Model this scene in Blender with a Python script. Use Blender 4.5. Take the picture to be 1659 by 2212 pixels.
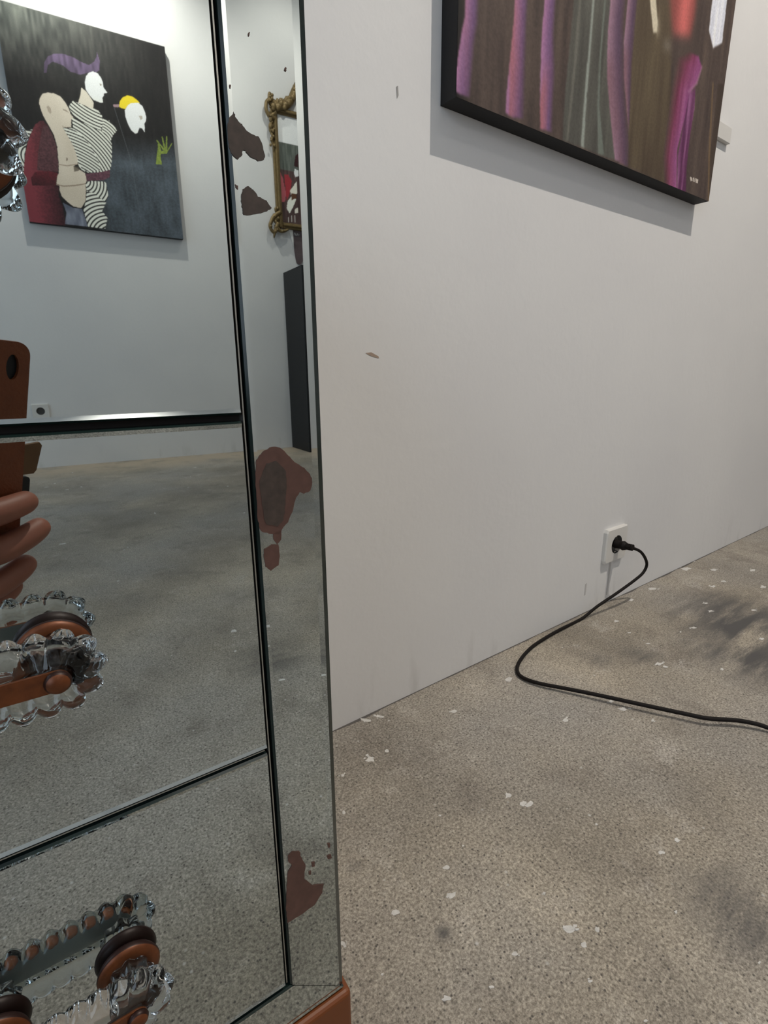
import bpy, bmesh, math, random
import numpy as np
from mathutils import Matrix, Vector

# ------------------------------------------------------------------ clear
for o in list(bpy.data.objects):
    bpy.data.objects.remove(o, do_unlink=True)
scene = bpy.context.scene
COL = scene.collection
rnd = random.Random(7)

# ------------------------------------------------------------------ camera (phone held low in front of the mirrored chest)
CAM_H = 0.53
CHEST_ROT = math.radians(-2.913)          # the chest stands slightly askew to the wall
YAW, PITCH, ROLL = math.radians(33.847 + 2.913), math.radians(14.94), math.radians(-0.493)
cam_rot = (Matrix.Rotation(-YAW, 4, 'Z') @ Matrix.Rotation(math.pi/2 - PITCH, 4, 'X') @ Matrix.Rotation(ROLL, 4, 'Z'))
cam_data = bpy.data.cameras.new('camera')
cam_data.sensor_fit = 'VERTICAL'
cam_data.sensor_height = 24.0
cam_data.lens = 24.0 * 1129.13 / 2212.0
cam_data.clip_start = 0.002
cam = bpy.data.objects.new('camera', cam_data)
cam.matrix_world = Matrix.Translation((0, 0, CAM_H)) @ cam_rot
COL.objects.link(cam)
scene.camera = cam

# ------------------------------------------------------------------ world, lights, exposure
world = bpy.data.worlds.new('world'); scene.world = world
world.use_nodes = True
wn = world.node_tree.nodes['Background']
wn.inputs['Color'].default_value = (0.62, 0.75, 0.95, 1)
wn.inputs['Strength'].default_value = 0.5
scene.view_settings.view_transform = 'Standard'
scene.view_settings.look = 'None'
scene.view_settings.gamma = 1.0
scene.view_settings.use_curve_mapping = False
scene.view_settings.exposure = 0.10

def area(name, loc, rot, sx, sy, power, color):
    l = bpy.data.lights.new(name, 'AREA'); l.shape = 'RECTANGLE'; l.size = sx; l.size_y = sy
    l.energy = power; l.color = color
    o = bpy.data.objects.new(name, l); o.location = loc; o.rotation_euler = rot
    COL.objects.link(o); return o
def spot(name, loc, target, power, color, size, blend, radius):
    l = bpy.data.lights.new(name, 'SPOT'); l.energy = power; l.color = color
    l.spot_size = math.radians(size); l.spot_blend = blend; l.shadow_soft_size = radius
    o = bpy.data.objects.new(name, l); o.location = loc
    d = Vector(target) - Vector(loc); o.rotation_euler = d.to_track_quat('-Z', 'Y').to_euler()
    COL.objects.link(o); return o
WARM = (1.0, 0.925, 0.82)
DAY = (0.72, 0.86, 1.0)
# daylight coming in through the shop window in the left wall
area('window_daylight', (-2.18, -1.5, 1.45), (0, math.radians(-90), 0), 2.0, 2.2, 26, DAY)
# ceiling spots washing the two long walls
spot('spot_wall_near', (1.10, -0.40, 2.80), (1.35, 0.60, 0.95), 140, WARM, 120, 0.9, 0.012)
spot('spot_wall_far', (0.42, -2.72, 2.92), (0.45, -3.24, 2.15), 95, WARM, 120, 0.9, 0.02)
spot('spot_frame_fill', (1.5, -2.5, 2.92), (1.65, -3.24, 1.9), 30, WARM, 110, 0.8, 0.02)  # added to brighten the gilt-framed panel
# added soft fill below the ceiling, no luminaires there
area('ceiling_fill', (0.9, -1.3, 2.95), (0, 0, 0), 1.2, 0.3, 4, (1.0, 0.95, 0.88))
area('ceiling_fill', (3.2, -1.3, 2.95), (0, 0, 0), 1.2, 0.3, 3, (1.0, 0.93, 0.84))

# ------------------------------------------------------------------ helpers
def lin(c):
    c = np.asarray(c, dtype=float) / 255.0
    return np.where(c <= 0.04045, c / 12.92, ((c + 0.055) / 1.055) ** 2.4)
def l4(r, g, b):
    v = lin((r, g, b)); return (float(v[0]), float(v[1]), float(v[2]), 1.0)

def mat(name, color, rough=0.6, metal=0.0, spec=0.5, noise=0.0, nscale=20.0, bump=0.0, bscale=60.0, trans=0.0, ior=1.5):
    m = bpy.data.materials.new(name); m.use_nodes = True
    nt = m.node_tree; b = nt.nodes['Principled BSDF']
    b.inputs['Base Color'].default_value = color
    b.inputs['Roughness'].default_value = rough
    b.inputs['Metallic'].default_value = metal
    b.inputs['Specular IOR Level'].default_value = spec
    b.inputs['Transmission Weight'].default_value = trans
    b.inputs['IOR'].default_value = ior
    tc = nt.nodes.new('ShaderNodeTexCoord')
    if noise > 0:
        n = nt.nodes.new('ShaderNodeTexNoise'); n.inputs['Scale'].default_value = nscale; n.inputs['Detail'].default_value = 6
        nt.links.new(tc.outputs['Object'], n.inputs['Vector'])
        mx = nt.nodes.new('ShaderNodeMix'); mx.data_type = 'RGBA'
        mx.inputs['A'].default_value = tuple(c * (1 - noise) for c in color[:3]) + (1,)
        mx.inputs['B'].default_value = tuple(min(1, c * (1 + noise)) for c in color[:3]) + (1,)
        nt.links.new(n.outputs['Fac'], mx.inputs['Factor']); nt.links.new(mx.outputs['Result'], b.inputs['Base Color'])
    if bump > 0:
        n2 = nt.nodes.new('ShaderNodeTexNoise'); n2.inputs['Scale'].default_value = bscale; n2.inputs['Detail'].default_value = 4
        nt.links.new(tc.outputs['Object'], n2.inputs['Vector'])
        bp = nt.nodes.new('ShaderNodeBump'); bp.inputs['Strength'].default_value = bump; bp.inputs['Distance'].default_value = 0.002
        nt.links.new(n2.outputs['Fac'], bp.inputs['Height']); nt.links.new(bp.outputs['Normal'], b.inputs['Normal'])
    return m

def link(name, me, mats, parent=None):
    for m in (mats if isinstance(mats, (list, tuple)) else [mats]):
        me.materials.append(m)
    o = bpy.data.objects.new(name, me); COL.objects.link(o)
    if parent: o.parent = parent
    return o
def obj(name, bm, mats, parent=None, smooth=False):
    me = bpy.data.meshes.new(name)
    bmesh.ops.recalc_face_normals(bm, faces=bm.faces[:])
    bm.to_mesh(me); bm.free()
    if smooth:
        me.shade_smooth()
    return link(name, me, mats, parent)
def empty(name, loc=(0, 0, 0), rotz=0.0):
    o = bpy.data.objects.new(name, None); o.empty_display_size = 0.05
    o.location = loc; o.rotation_euler = (0, 0, rotz); COL.objects.link(o); return o
def tag(o, label=None, cat=None, group=None, kind=None):
    if label: o['label'] = label
    if cat: o['category'] = cat
    if group: o['group'] = group
    if kind: o['kind'] = kind
    return o

def box(bm, x0, x1, y0, y1, z0, z1, bev=0.0, seg=2, mi=0):
    r = bmesh.ops.create_cube(bm, size=1.0)
    vs = r['verts']
    for v in vs:
        v.co = Vector((x0 + (v.co.x + .5) * (x1 - x0), y0 + (v.co.y + .5) * (y1 - y0), z0 + (v.co.z + .5) * (z1 - z0)))
    fs = {f for v in vs for f in v.link_faces}
    for f in fs: f.material_index = mi
    if bev > 0:
        es = list({e for v in vs for e in v.link_edges})
        bmesh.ops.bevel(bm, geom=es, offset=bev, segments=seg, affect='EDGES', profile=0.5)
def lathe(bm, prof, axis='Y', n=32, origin=(0, 0, 0), lobes=0, lobe_amp=0.0, mi=0, mis=None):
    """prof: list of (radius, height along axis)."""
    rings = []
    ox, oy, oz = origin
    for (r, t) in prof:
        ring = []
        for k in range(n):
            a = 2 * math.pi * k / n
            rr = r * (1 + (lobe_amp * math.cos(lobes * a) if lobes else 0))
            c, s = rr * math.cos(a), rr * math.sin(a)
            if axis == 'Y': p = (ox + c, oy + t, oz + s)
            elif axis == 'Z': p = (ox + c, oy + s, oz + t)
            else: p = (ox + t, oy + c, oz + s)
            ring.append(bm.verts.new(p))
        rings.append(ring)
    for i in range(len(rings) - 1):
        for k in range(n):
            f = bm.faces.new((rings[i][k], rings[i][(k+1) % n], rings[i+1][(k+1) % n], rings[i+1][k]))
            f.material_index = mis[i] if mis else mi
    f = bm.faces.new(rings[0]); f.material_index = mis[0] if mis else mi
    f = bm.faces.new(rings[-1][::-1]); f.material_index = mis[-1] if mis else mi
def catmull(pts, sub=8):
    P = [Vector(p) for p in pts]; out = []
    for i in range(len(P) - 1):
        p0 = P[max(0, i-1)]; p1 = P[i]; p2 = P[i+1]; p3 = P[min(len(P)-1, i+2)]
        for k in range(sub):
            t = k / sub
            out.append(0.5 * ((2*p1) + (p2-p0)*t + (2*p0-5*p1+4*p2-p3)*t*t + (-p0+3*p1-3*p2+p3)*t**3))
    out.append(P[-1]); return out
def tube(bm, pts, r, n=10, mi=0):
    """tube along points; r number or function of t 0..1"""
    rings = []; up = Vector((0, 0, 1)); m = len(pts)
    prev = None
    for i, p in enumerate(pts):
        d = (pts[min(m-1, i+1)] - pts[max(0, i-1)]).normalized()
        if prev is None:
            a = up if abs(d.dot(up)) < .95 else Vector((1, 0, 0))
            u = d.cross(a).normalized()
        else:
            u = (prev - d * prev.dot(d)).normalized()
        prev = u; w = d.cross(u)
        rr = r(i / (m - 1)) if callable(r) else r
        rings.append([bm.verts.new(p + (u * math.cos(2*math.pi*k/n) + w * math.sin(2*math.pi*k/n)) * rr) for k in range(n)])
    for i in range(m - 1):
        for k in range(n):
            f = bm.faces.new((rings[i][k], rings[i][(k+1) % n], rings[i+1][(k+1) % n], rings[i+1][k])); f.material_index = mi
    bm.faces.new(rings[0]).material_index = mi; bm.faces.new(rings[-1][::-1]).material_index = mi
def ball(bm, c, r, sq=(1, 1, 1), u=10, v=7):
    q = bmesh.ops.create_uvsphere(bm, u_segments=u, v_segments=v, radius=r)
    for w in q['verts']:
        w.co = Vector((c[0] + w.co.x * sq[0], c[1] + w.co.y * sq[1], c[2] + w.co.z * sq[2]))
def prism(bm, pts, depth_vec, mi=0):
    """flat outline (list of 3-D points) extruded by depth_vec."""
    D = Vector(depth_vec)
    a = [bm.verts.new(Vector(p)) for p in pts]; b = [bm.verts.new(Vector(p) + D) for p in pts]
    n = len(a)
    bm.faces.new(a).material_index = mi; bm.faces.new(b[::-1]).material_index = mi
    for i in range(n):
        bm.faces.new((a[i], b[i], b[(i+1) % n], a[(i+1) % n])).material_index = mi

# ------------------------------------------------------------------ measured outlines (metres, each in its own object's plane)
B= {'sleeveL': [(-.0036,.3736),(.0175,.4019),(.0456,.4317),(.0812,.4438),(.0763,.4341),(.0533,.3947),(.039,.3568),(.0242,.3046),(.0134,.2457),(-.0016,.1713),(-.0063,.2496),(-.0035,.321)],'torso': [(.2732,.4864),(.2252,.4771),(.2304,.4637),(.2473,.4308),(.2607,.3969),(.2715,.3436),(.2716,.3176),(.276,.296),(.3077,.2824),(.3774,.2936),(.406,.3059),(.4308,.3176),(.4427,.3654),(.4531,.4467),(.4168,.507),(.3753,.5063),(.3045,.5286),(.2741,.544),(.2708,.5075)],'arm': [(.2252,.4771),(.2727,.4827),(.306,.46),(.335,.4288),(.3591,.3848),(.3762,.3427),(.379,.3053),(.3269,.2855),(.2939,.2915),(.2716,.3176),(.2678,.3429),(.2473,.4308)],'collar': [(.2918,.6187),(.3157,.6097),(.3768,.6011),(.4026,.5992),(.4218,.5741),(.4227,.5376),(.4047,.5009),(.3715,.5055),(.3223,.5249),(.2884,.5433),(.2671,.571),(.2684,.5925)],'shoulder': [(.4238,.5598),(.454,.5585),(.4747,.5405),(.4872,.5168),(.4645,.49),(.4492,.461),(.412,.4986)],'lower': [(.2932,.231),(.325,.2435),(.391,.2498),(.4013,.2399),(.4006,.1737),(.3815,.1476),(.3496,.1704),(.2955,.1933)],'leg': [(.295,.1894),(.3322,.1833),(.385,.1442),(.3594,.0976),(.3826,.065),(.3633,.0069),(.2781,.0088),(.2719,.0472),(.2662,.0892),(.2842,.138)],'neck': [(.3373,.6869),(.3575,.6755),(.379,.6446),(.3879,.6286),(.382,.5986),(.3125,.6125),(.3288,.6515)],'head2': [(.3669,.7446),(.3844,.7662),(.404,.776),(.4256,.7723),(.4385,.7576),(.4452,.7379),(.4457,.713),(.4617,.6914),(.4457,.6843),(.4423,.6727),(.4331,.6599),(.4359,.6381),(.4188,.637),(.3897,.6415),(.3734,.6577),(.3585,.6828),(.3568,.7107)],'eye2': [(.4288,.727),(.4399,.726),(.4367,.7163),(.4295,.7183)],'swirl': [(.1724,.7152),(.1803,.7608),(.2005,.793),(.2311,.8126),(.2717,.8226),(.3167,.8188),(.3609,.8045),(.3898,.8013),(.4165,.8236),(.4319,.8499),(.4361,.8724),(.4442,.8303),(.4357,.7884),(.4156,.7722),(.3788,.7636),(.3413,.7463),(.2955,.7496),(.2642,.77),(.2202,.776),(.1946,.7534),(.1838,.7178)],'cloak': [(.1188,.4897),(.0947,.4657),(.0763,.4341),(.0516,.3838),(.0328,.3274),(.0162,.2641),(-.0016,.1713),(-.0173,.0593),(-.0249,-.0122),(.1673,-.0043),(.1679,.1029),(.1555,.1427),(.1633,.1962),(.1528,.1983),(.1689,.26),(.1797,.3095),(.1795,.3822),(.1695,.4342),(.1544,.4739),(.1368,.495)],'cloak_in': [(.1335,.4733),(.1095,.4051),(.0879,.33),(.0731,.2555),(.1695,.2638),(.1778,.3092),(.1795,.3822),(.1695,.4342),(.1539,.4703)],'cuff': [(.0608,.2426),(.0794,.251),(.1042,.2532),(.1297,.2592),(.1577,.2564),(.1697,.2528),(.1546,.1986),(.1121,.1884),(.0406,.1776),(.0392,.2138)],'body': [(.1297,.5736),(.1365,.5957),(.1517,.6179),(.1774,.6294),(.2054,.6314),(.2321,.6234),(.2503,.6028),(.264,.5739),(.2682,.5535),(.2795,.5361),(.2678,.5248),(.2626,.4879),(.2221,.48),(.2304,.4637),(.25,.4241),(.2633,.39),(.2715,.3436),(.2697,.3173),(.2474,.3025),(.2717,.2916),(.2995,.2773),(.3019,.2399),(.294,.2235),(.2917,.1927),(.2823,.1377),(.2563,.0995),(.2194,.1022),(.1925,.1215),(.1703,.1448),(.1636,.1738),(.167,.1967),(.1528,.1983),(.1625,.2406),(.172,.2568),(.178,.2983),(.1832,.3829),(.1767,.4356),(.161,.4717),(.14,.5167),(.1337,.5433)],'ear': [(.1607,.5628),(.1704,.5701),(.1792,.5597),(.1796,.5388),(.1734,.5323),(.1646,.5427)],'eye1': [(.2349,.5696),(.2522,.5661),(.2614,.5556),(.2511,.5588),(.2373,.5613)],'mouth1': [(.2195,.4867),(.2407,.4855),(.2631,.4916),(.2399,.4799)],'nipple': [(.2179,.338),(.2253,.3393),(.2253,.3265),(.2158,.323)],'fold1': [(.1785,.3013),(.2145,.3014),(.2698,.3181),(.2691,.3128),(.2137,.2961),(.1777,.296)],'fold2': [(.1553,.2031),(.1854,.1995),(.2421,.2118),(.2945,.2274),(.2938,.222),(.2411,.2049),(.1846,.1934),(.1544,.1971)],'bow': [(.2477,.3044),(.2733,.303),(.2706,.2839),(.2474,.2764)],'sash': [(.3011,.2757),(.338,.2835),(.3858,.2988),(.4263,.313),(.4218,.2777),(.388,.2571),(.3019,.2399)],'skirt': [(.1696,.1145),(.2183,.0944),(.2596,.0961),(.2685,.0507),(.2742,.0083),(.1655,.0089),(.1811,.0666)],'cap': [(.5144,.6431),(.5211,.6639),(.5382,.6869),(.5646,.7011),(.5893,.6999),(.6091,.6905),(.6243,.6773),(.5766,.6633),(.5534,.6436),(.5437,.6318),(.5152,.6336)],'head3': [(.5769,.6661),(.6159,.6771),(.6355,.6647),(.6453,.6391),(.6498,.6121),(.6439,.5909),(.6364,.5814),(.6332,.5358),(.6204,.5542),(.6076,.5537),(.5935,.525),(.5803,.5204),(.561,.5347),(.5478,.5639),(.5395,.5976),(.5409,.6253),(.5587,.6525)],'eye3': [(.6105,.6141),(.6276,.6156),(.6305,.6042),(.6184,.5918),(.6136,.6048)],'nub': [(.4837,.6413),(.515,.6479),(.5133,.6343),(.4862,.6287)],'line': [(.4854,.6293),(.4889,.6308),(.543,.3864),(.5532,.2226),(.5631,.0405),(.5595,.0401),(.5497,.2221),(.5395,.3858)],'garm': [(.695,.4664),(.7092,.4751),(.7134,.4531),(.7043,.4307),(.7083,.3863),(.6748,.3848),(.6876,.4403)],'gpalm': [(.7069,.454),(.7303,.4644),(.7534,.4706),(.742,.449),(.71,.4421)],'gf1': [(.7253,.4594),(.6909,.5088),(.6963,.5098),(.7348,.4652)],'gf2': [(.7298,.4602),(.722,.5311),(.7281,.5334),(.7394,.466)],'gf3': [(.7344,.461),(.7488,.5402),(.7543,.5412),(.7463,.4673)],'gf4': [(.7385,.4575),(.7756,.51),(.779,.5082),(.7504,.4638)],'gf5': [(.695,.4664),(.6983,.4958),(.6907,.5067),(.6963,.5098),(.705,.4971),(.709,.473)]}
BC= {'sleeveL': (.0709,.3091),'torso': (.1633,.1962),'arm': (.1858,.048),'collar': (.4547,.825),'shoulder': (.3977,.4477),'lower': (.28,.2441),'leg': (.3932,-.0379)}
A_= {'tube1': [(.014,.108),(.0359,.1153),(.0349,.0898),(.0297,.0645),(.0278,.0389),(.0257,.0148),(.0245,.0056),(.0066,.004),(-.003,.0064),(-.0012,.0222),(.0018,.0468),(.007,.0718),(.011,.0869)],'tube2': [(.1055,.1386),(.1306,.1469),(.129,.1144),(.1301,.0737),(.1321,.0319),(.1325,.0065),(.1134,.0036),(.0945,.0044),(.0946,.0276),(.0975,.0594),(.1005,.0906),(.1029,.1162)],'tube3': [(.1642,.1582),(.1875,.166),(.1888,.1225),(.196,.0814),(.1972,.0371),(.1989,.0048),(.1713,.0037),(.1674,.0298),(.1638,.0725),(.1622,.1144),(.1633,.1405)],'grey': [(.2298,.1808),(.3139,.2089),(.3243,.14),(.346,.0645),(.3723,.003),(.2249,.0008),(.2233,.0581),(.2268,.1192)],'g1': [(.2789,.1972),(.2843,.199),(.2798,.1348),(.2787,.0723),(.2817,.0015),(.2734,.0023),(.2725,.0707),(.2737,.133)],'g2': [(.2454,.186),(.2497,.1874),(.2462,.1099),(.243,.0476),(.24,.0025),(.2353,.003),(.237,.0461),(.2404,.1082)],'g3': [(.3038,.1831),(.3069,.1841),(.3078,.1274),(.3146,.0652),(.3395,.0033),(.3222,.0015),(.3088,.0637),(.304,.1263)],'tube4': [(.3139,.2089),(.3571,.2233),(.3604,.1902),(.3713,.1455),(.3811,.1069),(.3967,.068),(.4093,.0356),(.4144,.0023),(.3723,.003),(.3624,.0255),(.346,.0645),(.3289,.1095),(.3234,.1398),(.3198,.1775)],'tube5': [(.3571,.2233),(.3905,.2345),(.3943,.1928),(.3956,.1442),(.4023,.0953),(.4057,.0525),(.395,.0763),(.3761,.1222),(.3666,.1684)],'olive': [(.3905,.2345),(.4957,.2697),(.5139,.2038),(.53,.1456),(.5293,.0992),(.5268,.0416),(.5424,-.0005),(.4144,.0023),(.4057,.0525),(.3956,.1442)],'stick': [(.4289,.2474),(.4477,.2536),(.4675,.2121),(.4508,.2062)],'pink': [(.4918,.2684),(.5657,.2931),(.5826,.2689),(.5758,.2382),(.5128,.2234)],'white': [(.6213,.3117),(.6734,.3291),(.6994,.2662),(.6662,.2483),(.641,.2691)],'dab': [(.4848,.2012),(.4998,.2083),(.513,.207),(.5101,.2018),(.4921,.1973)],'mag': [(.538,.1966),(.5777,.2171),(.615,.2206),(.6314,.2083),(.6188,.1783),(.5967,.1554),(.5901,.1135),(.5766,.0616),(.5921,-.0009),(.5424,-.0005),(.5268,.0416),(.5293,.0992),(.53,.1456)],'mag2': [(.5967,.1554),(.6171,.1712),(.6233,.1409),(.6191,.0906),(.6209,.0404),(.6307,-.0019),(.5947,-.0014),(.5816,.0528),(.5901,.1135)],'knee': [(.6302,.2118),(.6346,.2092),(.6236,.1786),(.5938,.1569),(.5886,.1581),(.6159,.1795)],'brown': [(.681,.1988),(.6865,.1983),(.7119,.0794),(.7343,-.0016),(.729,-.0025),(.7042,.0778)],'darkR': [(.7044,.201),(.7501,.2132),(.7477,-.0153),(.7343,-.0016),(.7119,.0794)],'sig1': [(.6386,.0272),(.6458,.0289),(.6527,.0235),(.644,.0215)],'sig2': [(.6511,.0285),(.657,.0295),(.6622,.0231),(.6562,.0224)],'sig3': [(.6614,.0289),(.6742,.0304),(.6759,.0234),(.6666,.0226)]}
T= [[(.0813,.6247),(.0792,.6224),(.0785,.6198),(.0782,.6136),(.079,.6108),(.0812,.609),(.0831,.6104),(.0837,.6126),(.0847,.6128),(.0866,.611),(.0896,.6103),(.0922,.611),(.0926,.613),(.0918,.6163),(.0907,.6186),(.0877,.6188),(.0853,.62),(.084,.6214),(.083,.6216),(.0819,.623)],[(.0845,.6006),(.0827,.5992),(.0817,.5968),(.0819,.5929),(.082,.5907),(.0824,.5901),(.0877,.5913),(.0914,.5925),(.0942,.5943),(.0922,.5967),(.0887,.5977),(.0877,.5991),(.086,.6001)],[(.0798,.6004),(.0808,.6001),(.0807,.5988),(.0799,.5994)],[(.103,.6446),(.1037,.6443),(.1034,.6432),(.1027,.6433)],[(.0889,.6516),(.0896,.6519),(.0893,.6507),(.0888,.6505)],[(.0803,.6332),(.0809,.6332),(.0806,.6321),(.0803,.6322)],[(.0802,.4934),(.0834,.4966),(.088,.4987),(.0917,.4981),(.0953,.4941),(.0982,.4906),(.1029,.4875),(.106,.4841),(.1069,.4802),(.1056,.4765),(.1022,.4754),(.0999,.4765),(.0976,.473),(.0957,.4672),(.0934,.4629),(.0909,.461),(.0883,.4576),(.0838,.4592),(.0801,.4607),(.079,.4661),(.079,.4771),(.0795,.4879)],[(.081,.4521),(.0849,.4536),(.088,.453),(.0883,.4475),(.0874,.4429),(.0833,.441),(.0811,.4435),(.0805,.4483)],[(.0857,.4585),(.09,.4596),(.0894,.4551),(.0873,.4532),(.0859,.4558)],[(.0822,.2746),(.0845,.2758),(.0889,.2735),(.09,.2681),(.0919,.2615),(.0905,.2527),(.0958,.2447),(.1025,.2407),(.1013,.2353),(.0961,.2299),(.0883,.2287),(.079,.2289),(.0787,.2391),(.0799,.2513),(.0811,.2633),(.084,.2667),(.082,.2711)],[(.1061,.2682),(.1078,.2677),(.1079,.2646),(.1065,.265)],[(.1055,.2599),(.1082,.2592),(.1086,.2562),(.1061,.2569)],[(.0957,.2612),(.0976,.2606),(.0976,.2573),(.096,.2578)],[(.0937,.256),(.0952,.2556),(.0949,.253),(.0938,.2536)]]
TI= [(.0845,.4916),(.089,.4922),(.0934,.4878),(.0938,.4826),(.0924,.4715),(.0911,.4641),(.0878,.4616),(.0826,.464),(.0813,.4731),(.081,.4841)]
F= [(.3569,.5152,.0068,-.0052,-.0053,-.0074),(.4603,.3536,.0038,-.0029,-.0042,-.0035),(.4655,.3326,.0037,-.0028,-.0041,-.0033),(.5641,.1899,.003,-.0023,-.0032,-.0015),(.5339,.1923,.0033,-.0025,-.003,-.0014),(.3251,.3275,.0037,-.0028,-.0023,-.0024),(.3082,.3004,.0042,-.0032,-.0042,-.0043),(.2508,.3215,.0034,-.0026,-.002,-.0026),(.3756,.2049,.0061,-.0047,-.0042,-.0028),(.398,.189,.0022,-.0016,-.0032,-.002),(.3752,.1885,.0025,-.0019,-.003,-.0019),(.3163,.2229,.0028,-.0021,-.0016,-.0013),(.2399,.2355,.0035,-.0027,-.0017,-.0018),(.7519,.3818,.0042,-.0033,-.0053,-.0031),(.7471,.359,.0077,-.0059,-.0045,-.0026),(.6694,.5274,.0072,-.0055,-.0062,-.0052),(.651,.3989,.004,-.0031,-.0049,-.0034),(.5271,.522,.0047,-.0036,-.0038,-.0039),(.2763,.4598,.0023,-.0018,-.0019,-.003),(.1921,.3281,.0025,-.0019,-.0016,-.0025),(.2779,.2178,.002,-.0015,-.0012,-.0011),(.3872,.2434,.0015,-.0012,-.0017,-.0013),(.5103,.2594,.0018,-.0014,-.0018,-.0011),(.7577,.3155,.0029,-.0022,-.0033,-.0017),(.477,.1507,.0019,-.0014,-.0024,-.0011),(.4009,.5896,.0075,-.0058,-.0029,-.0042),(.4237,.5836,.0059,-.0045,-.0027,-.0037),(.3853,.5146,.0032,-.0024,-.0023,-.003),(.3089,.513,.0025,-.0019,-.0018,-.0029),(.3607,.3357,.0013,-.001,-.0013,-.0013),(.3684,.3833,.0018,-.0014,-.0014,-.0015),(.3517,.1673,.002,-.0015,-.0017,-.001),(.206,.285,.0013,-.001,-.0007,-.0009),(.2572,.2124,.001,-.0007,-.0008,-.0007),(.3623,.1223,.0016,-.0012,-.0013,-.0007),(.4895,.0819,.0014,-.001,-.0018,-.0006),(1.2666,.5716,.0109,-.0085,-.0071,-.0036),(1.4737,.5839,.0119,-.0093,-.0126,-.0056),(1.5606,.5996,.0052,-.0041,-.0119,-.0051),(1.1613,.5696,.0069,-.0054,-.0063,-.0034),(1.0282,.5328,.004,-.0031,-.0051,-.003),(.9307,.3896,.0061,-.0047,-.0056,-.0027),(1.3998,.4862,.0064,-.005,-.0079,-.0032),(1.457,.4838,.0056,-.0044,-.0067,-.0026),(1.5256,.5343,.0079,-.0062,-.0074,-.003),(1.28,.4542,.0059,-.0046,-.0054,-.0022),(1.2444,.4287,.0057,-.0045,-.0051,-.0021),(1.1298,.416,.0054,-.0042,-.0065,-.0028),(1.6033,.469,.0069,-.0054,-.0116,-.004),(1.3252,.3719,.0058,-.0045,-.0054,-.0018),(1.4946,.4083,.0063,-.005,-.0133,-.0044),(1.0016,.311,.0033,-.0026,-.0042,-.0016),(1.1879,.3103,.0044,-.0034,-.0065,-.0022),(1.0017,.4868,.003,-.0024,-.0029,-.0016),(.9884,.4409,.0036,-.0028,-.0027,-.0014),(1.0892,.4241,.0015,-.0012,-.0031,-.0014)]
ST= [(1.184,.3379),(1.2534,.3361),(1.1913,.3843),(1.0836,.2796),(.8529,.4788),(.9382,.4567),(.9178,.3875),(.276,.2768),(.247,.3891),(.8455,.1891),(.5207,.1002),(.3149,-.4592)]
C= [(1.0984,.553,.1495),(1.1327,.547,.1329),(1.1631,.546,.1006),(1.1575,.548,.0785),(1.1271,.552,.0642),(1.0705,.562,.0429),(1.0176,.573,.0234),(.9756,.5817,.0035),(.894,.58,.0035),(.8426,.5769,.0035),(.7897,.5706,.0035),(.7418,.5571,.0035),(.7046,.5388,.0035),(.6876,.5166,.004),(.6911,.4845,.006),(.7122,.4436,.008),(.736,.3982,.01),(.7701,.3306,.012),(.796,.2856,.012),(.8123,.2589,.012),(.8425,.2317,.011),(.8578,.2121,.01),(.866,.1969,.008),(.8776,.1645,.004)]
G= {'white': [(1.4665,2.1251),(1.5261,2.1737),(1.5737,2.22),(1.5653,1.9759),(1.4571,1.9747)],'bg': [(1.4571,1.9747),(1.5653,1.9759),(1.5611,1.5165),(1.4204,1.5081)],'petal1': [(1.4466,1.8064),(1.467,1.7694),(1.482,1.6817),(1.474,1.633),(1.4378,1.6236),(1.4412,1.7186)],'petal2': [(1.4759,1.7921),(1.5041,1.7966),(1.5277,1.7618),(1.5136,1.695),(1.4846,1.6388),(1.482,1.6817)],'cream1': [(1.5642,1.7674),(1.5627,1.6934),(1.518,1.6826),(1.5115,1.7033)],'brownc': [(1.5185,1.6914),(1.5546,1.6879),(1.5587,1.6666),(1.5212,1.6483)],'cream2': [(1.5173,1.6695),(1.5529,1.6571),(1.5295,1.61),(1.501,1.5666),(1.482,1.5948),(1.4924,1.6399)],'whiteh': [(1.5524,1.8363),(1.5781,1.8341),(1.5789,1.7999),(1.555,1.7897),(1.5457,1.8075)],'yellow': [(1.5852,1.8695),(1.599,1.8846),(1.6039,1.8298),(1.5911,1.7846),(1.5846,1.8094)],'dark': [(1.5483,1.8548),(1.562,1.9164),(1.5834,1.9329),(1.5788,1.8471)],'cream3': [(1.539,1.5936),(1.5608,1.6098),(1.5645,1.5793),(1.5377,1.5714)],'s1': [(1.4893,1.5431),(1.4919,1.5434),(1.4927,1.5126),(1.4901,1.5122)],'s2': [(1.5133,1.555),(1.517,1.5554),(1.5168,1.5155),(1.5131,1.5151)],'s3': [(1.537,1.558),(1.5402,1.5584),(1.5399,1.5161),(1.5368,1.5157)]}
GP= {'molL': (1.4201,2.0472),'molR': (1.4597,2.0549),'molL2': (1.4008,1.7125),'molR2': (1.4361,1.7178),'barT': (1.4356,1.5056),'barB': (1.4334,1.47),'barT2': (1.5657,1.5036),'barB2': (1.5638,1.4674),'crestB': (1.4665,2.1251),'crestB2': (1.5525,2.1994),'crestT': (1.5342,2.3112),'scrollTL': (1.3969,2.2058),'scrollL': (1.3703,2.1647),'scrollL2': (1.371,2.1055),'scrollBL': (1.3422,1.468),'scrollBL2': (1.3723,1.3923),'sideorn': (1.3942,2.022),'sideorn2': (1.4084,1.9432)}
PEN= [(1.4925,1.4589),(1.5204,1.4606),(1.5226,1.4037),(1.5246,1.3416),(1.5308,1.2887),(1.5369,1.2655),(1.5567,1.2562),(1.5661,1.2586),(1.5679,1.2921),(1.5678,1.3616),(1.5694,1.4616)]


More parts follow.
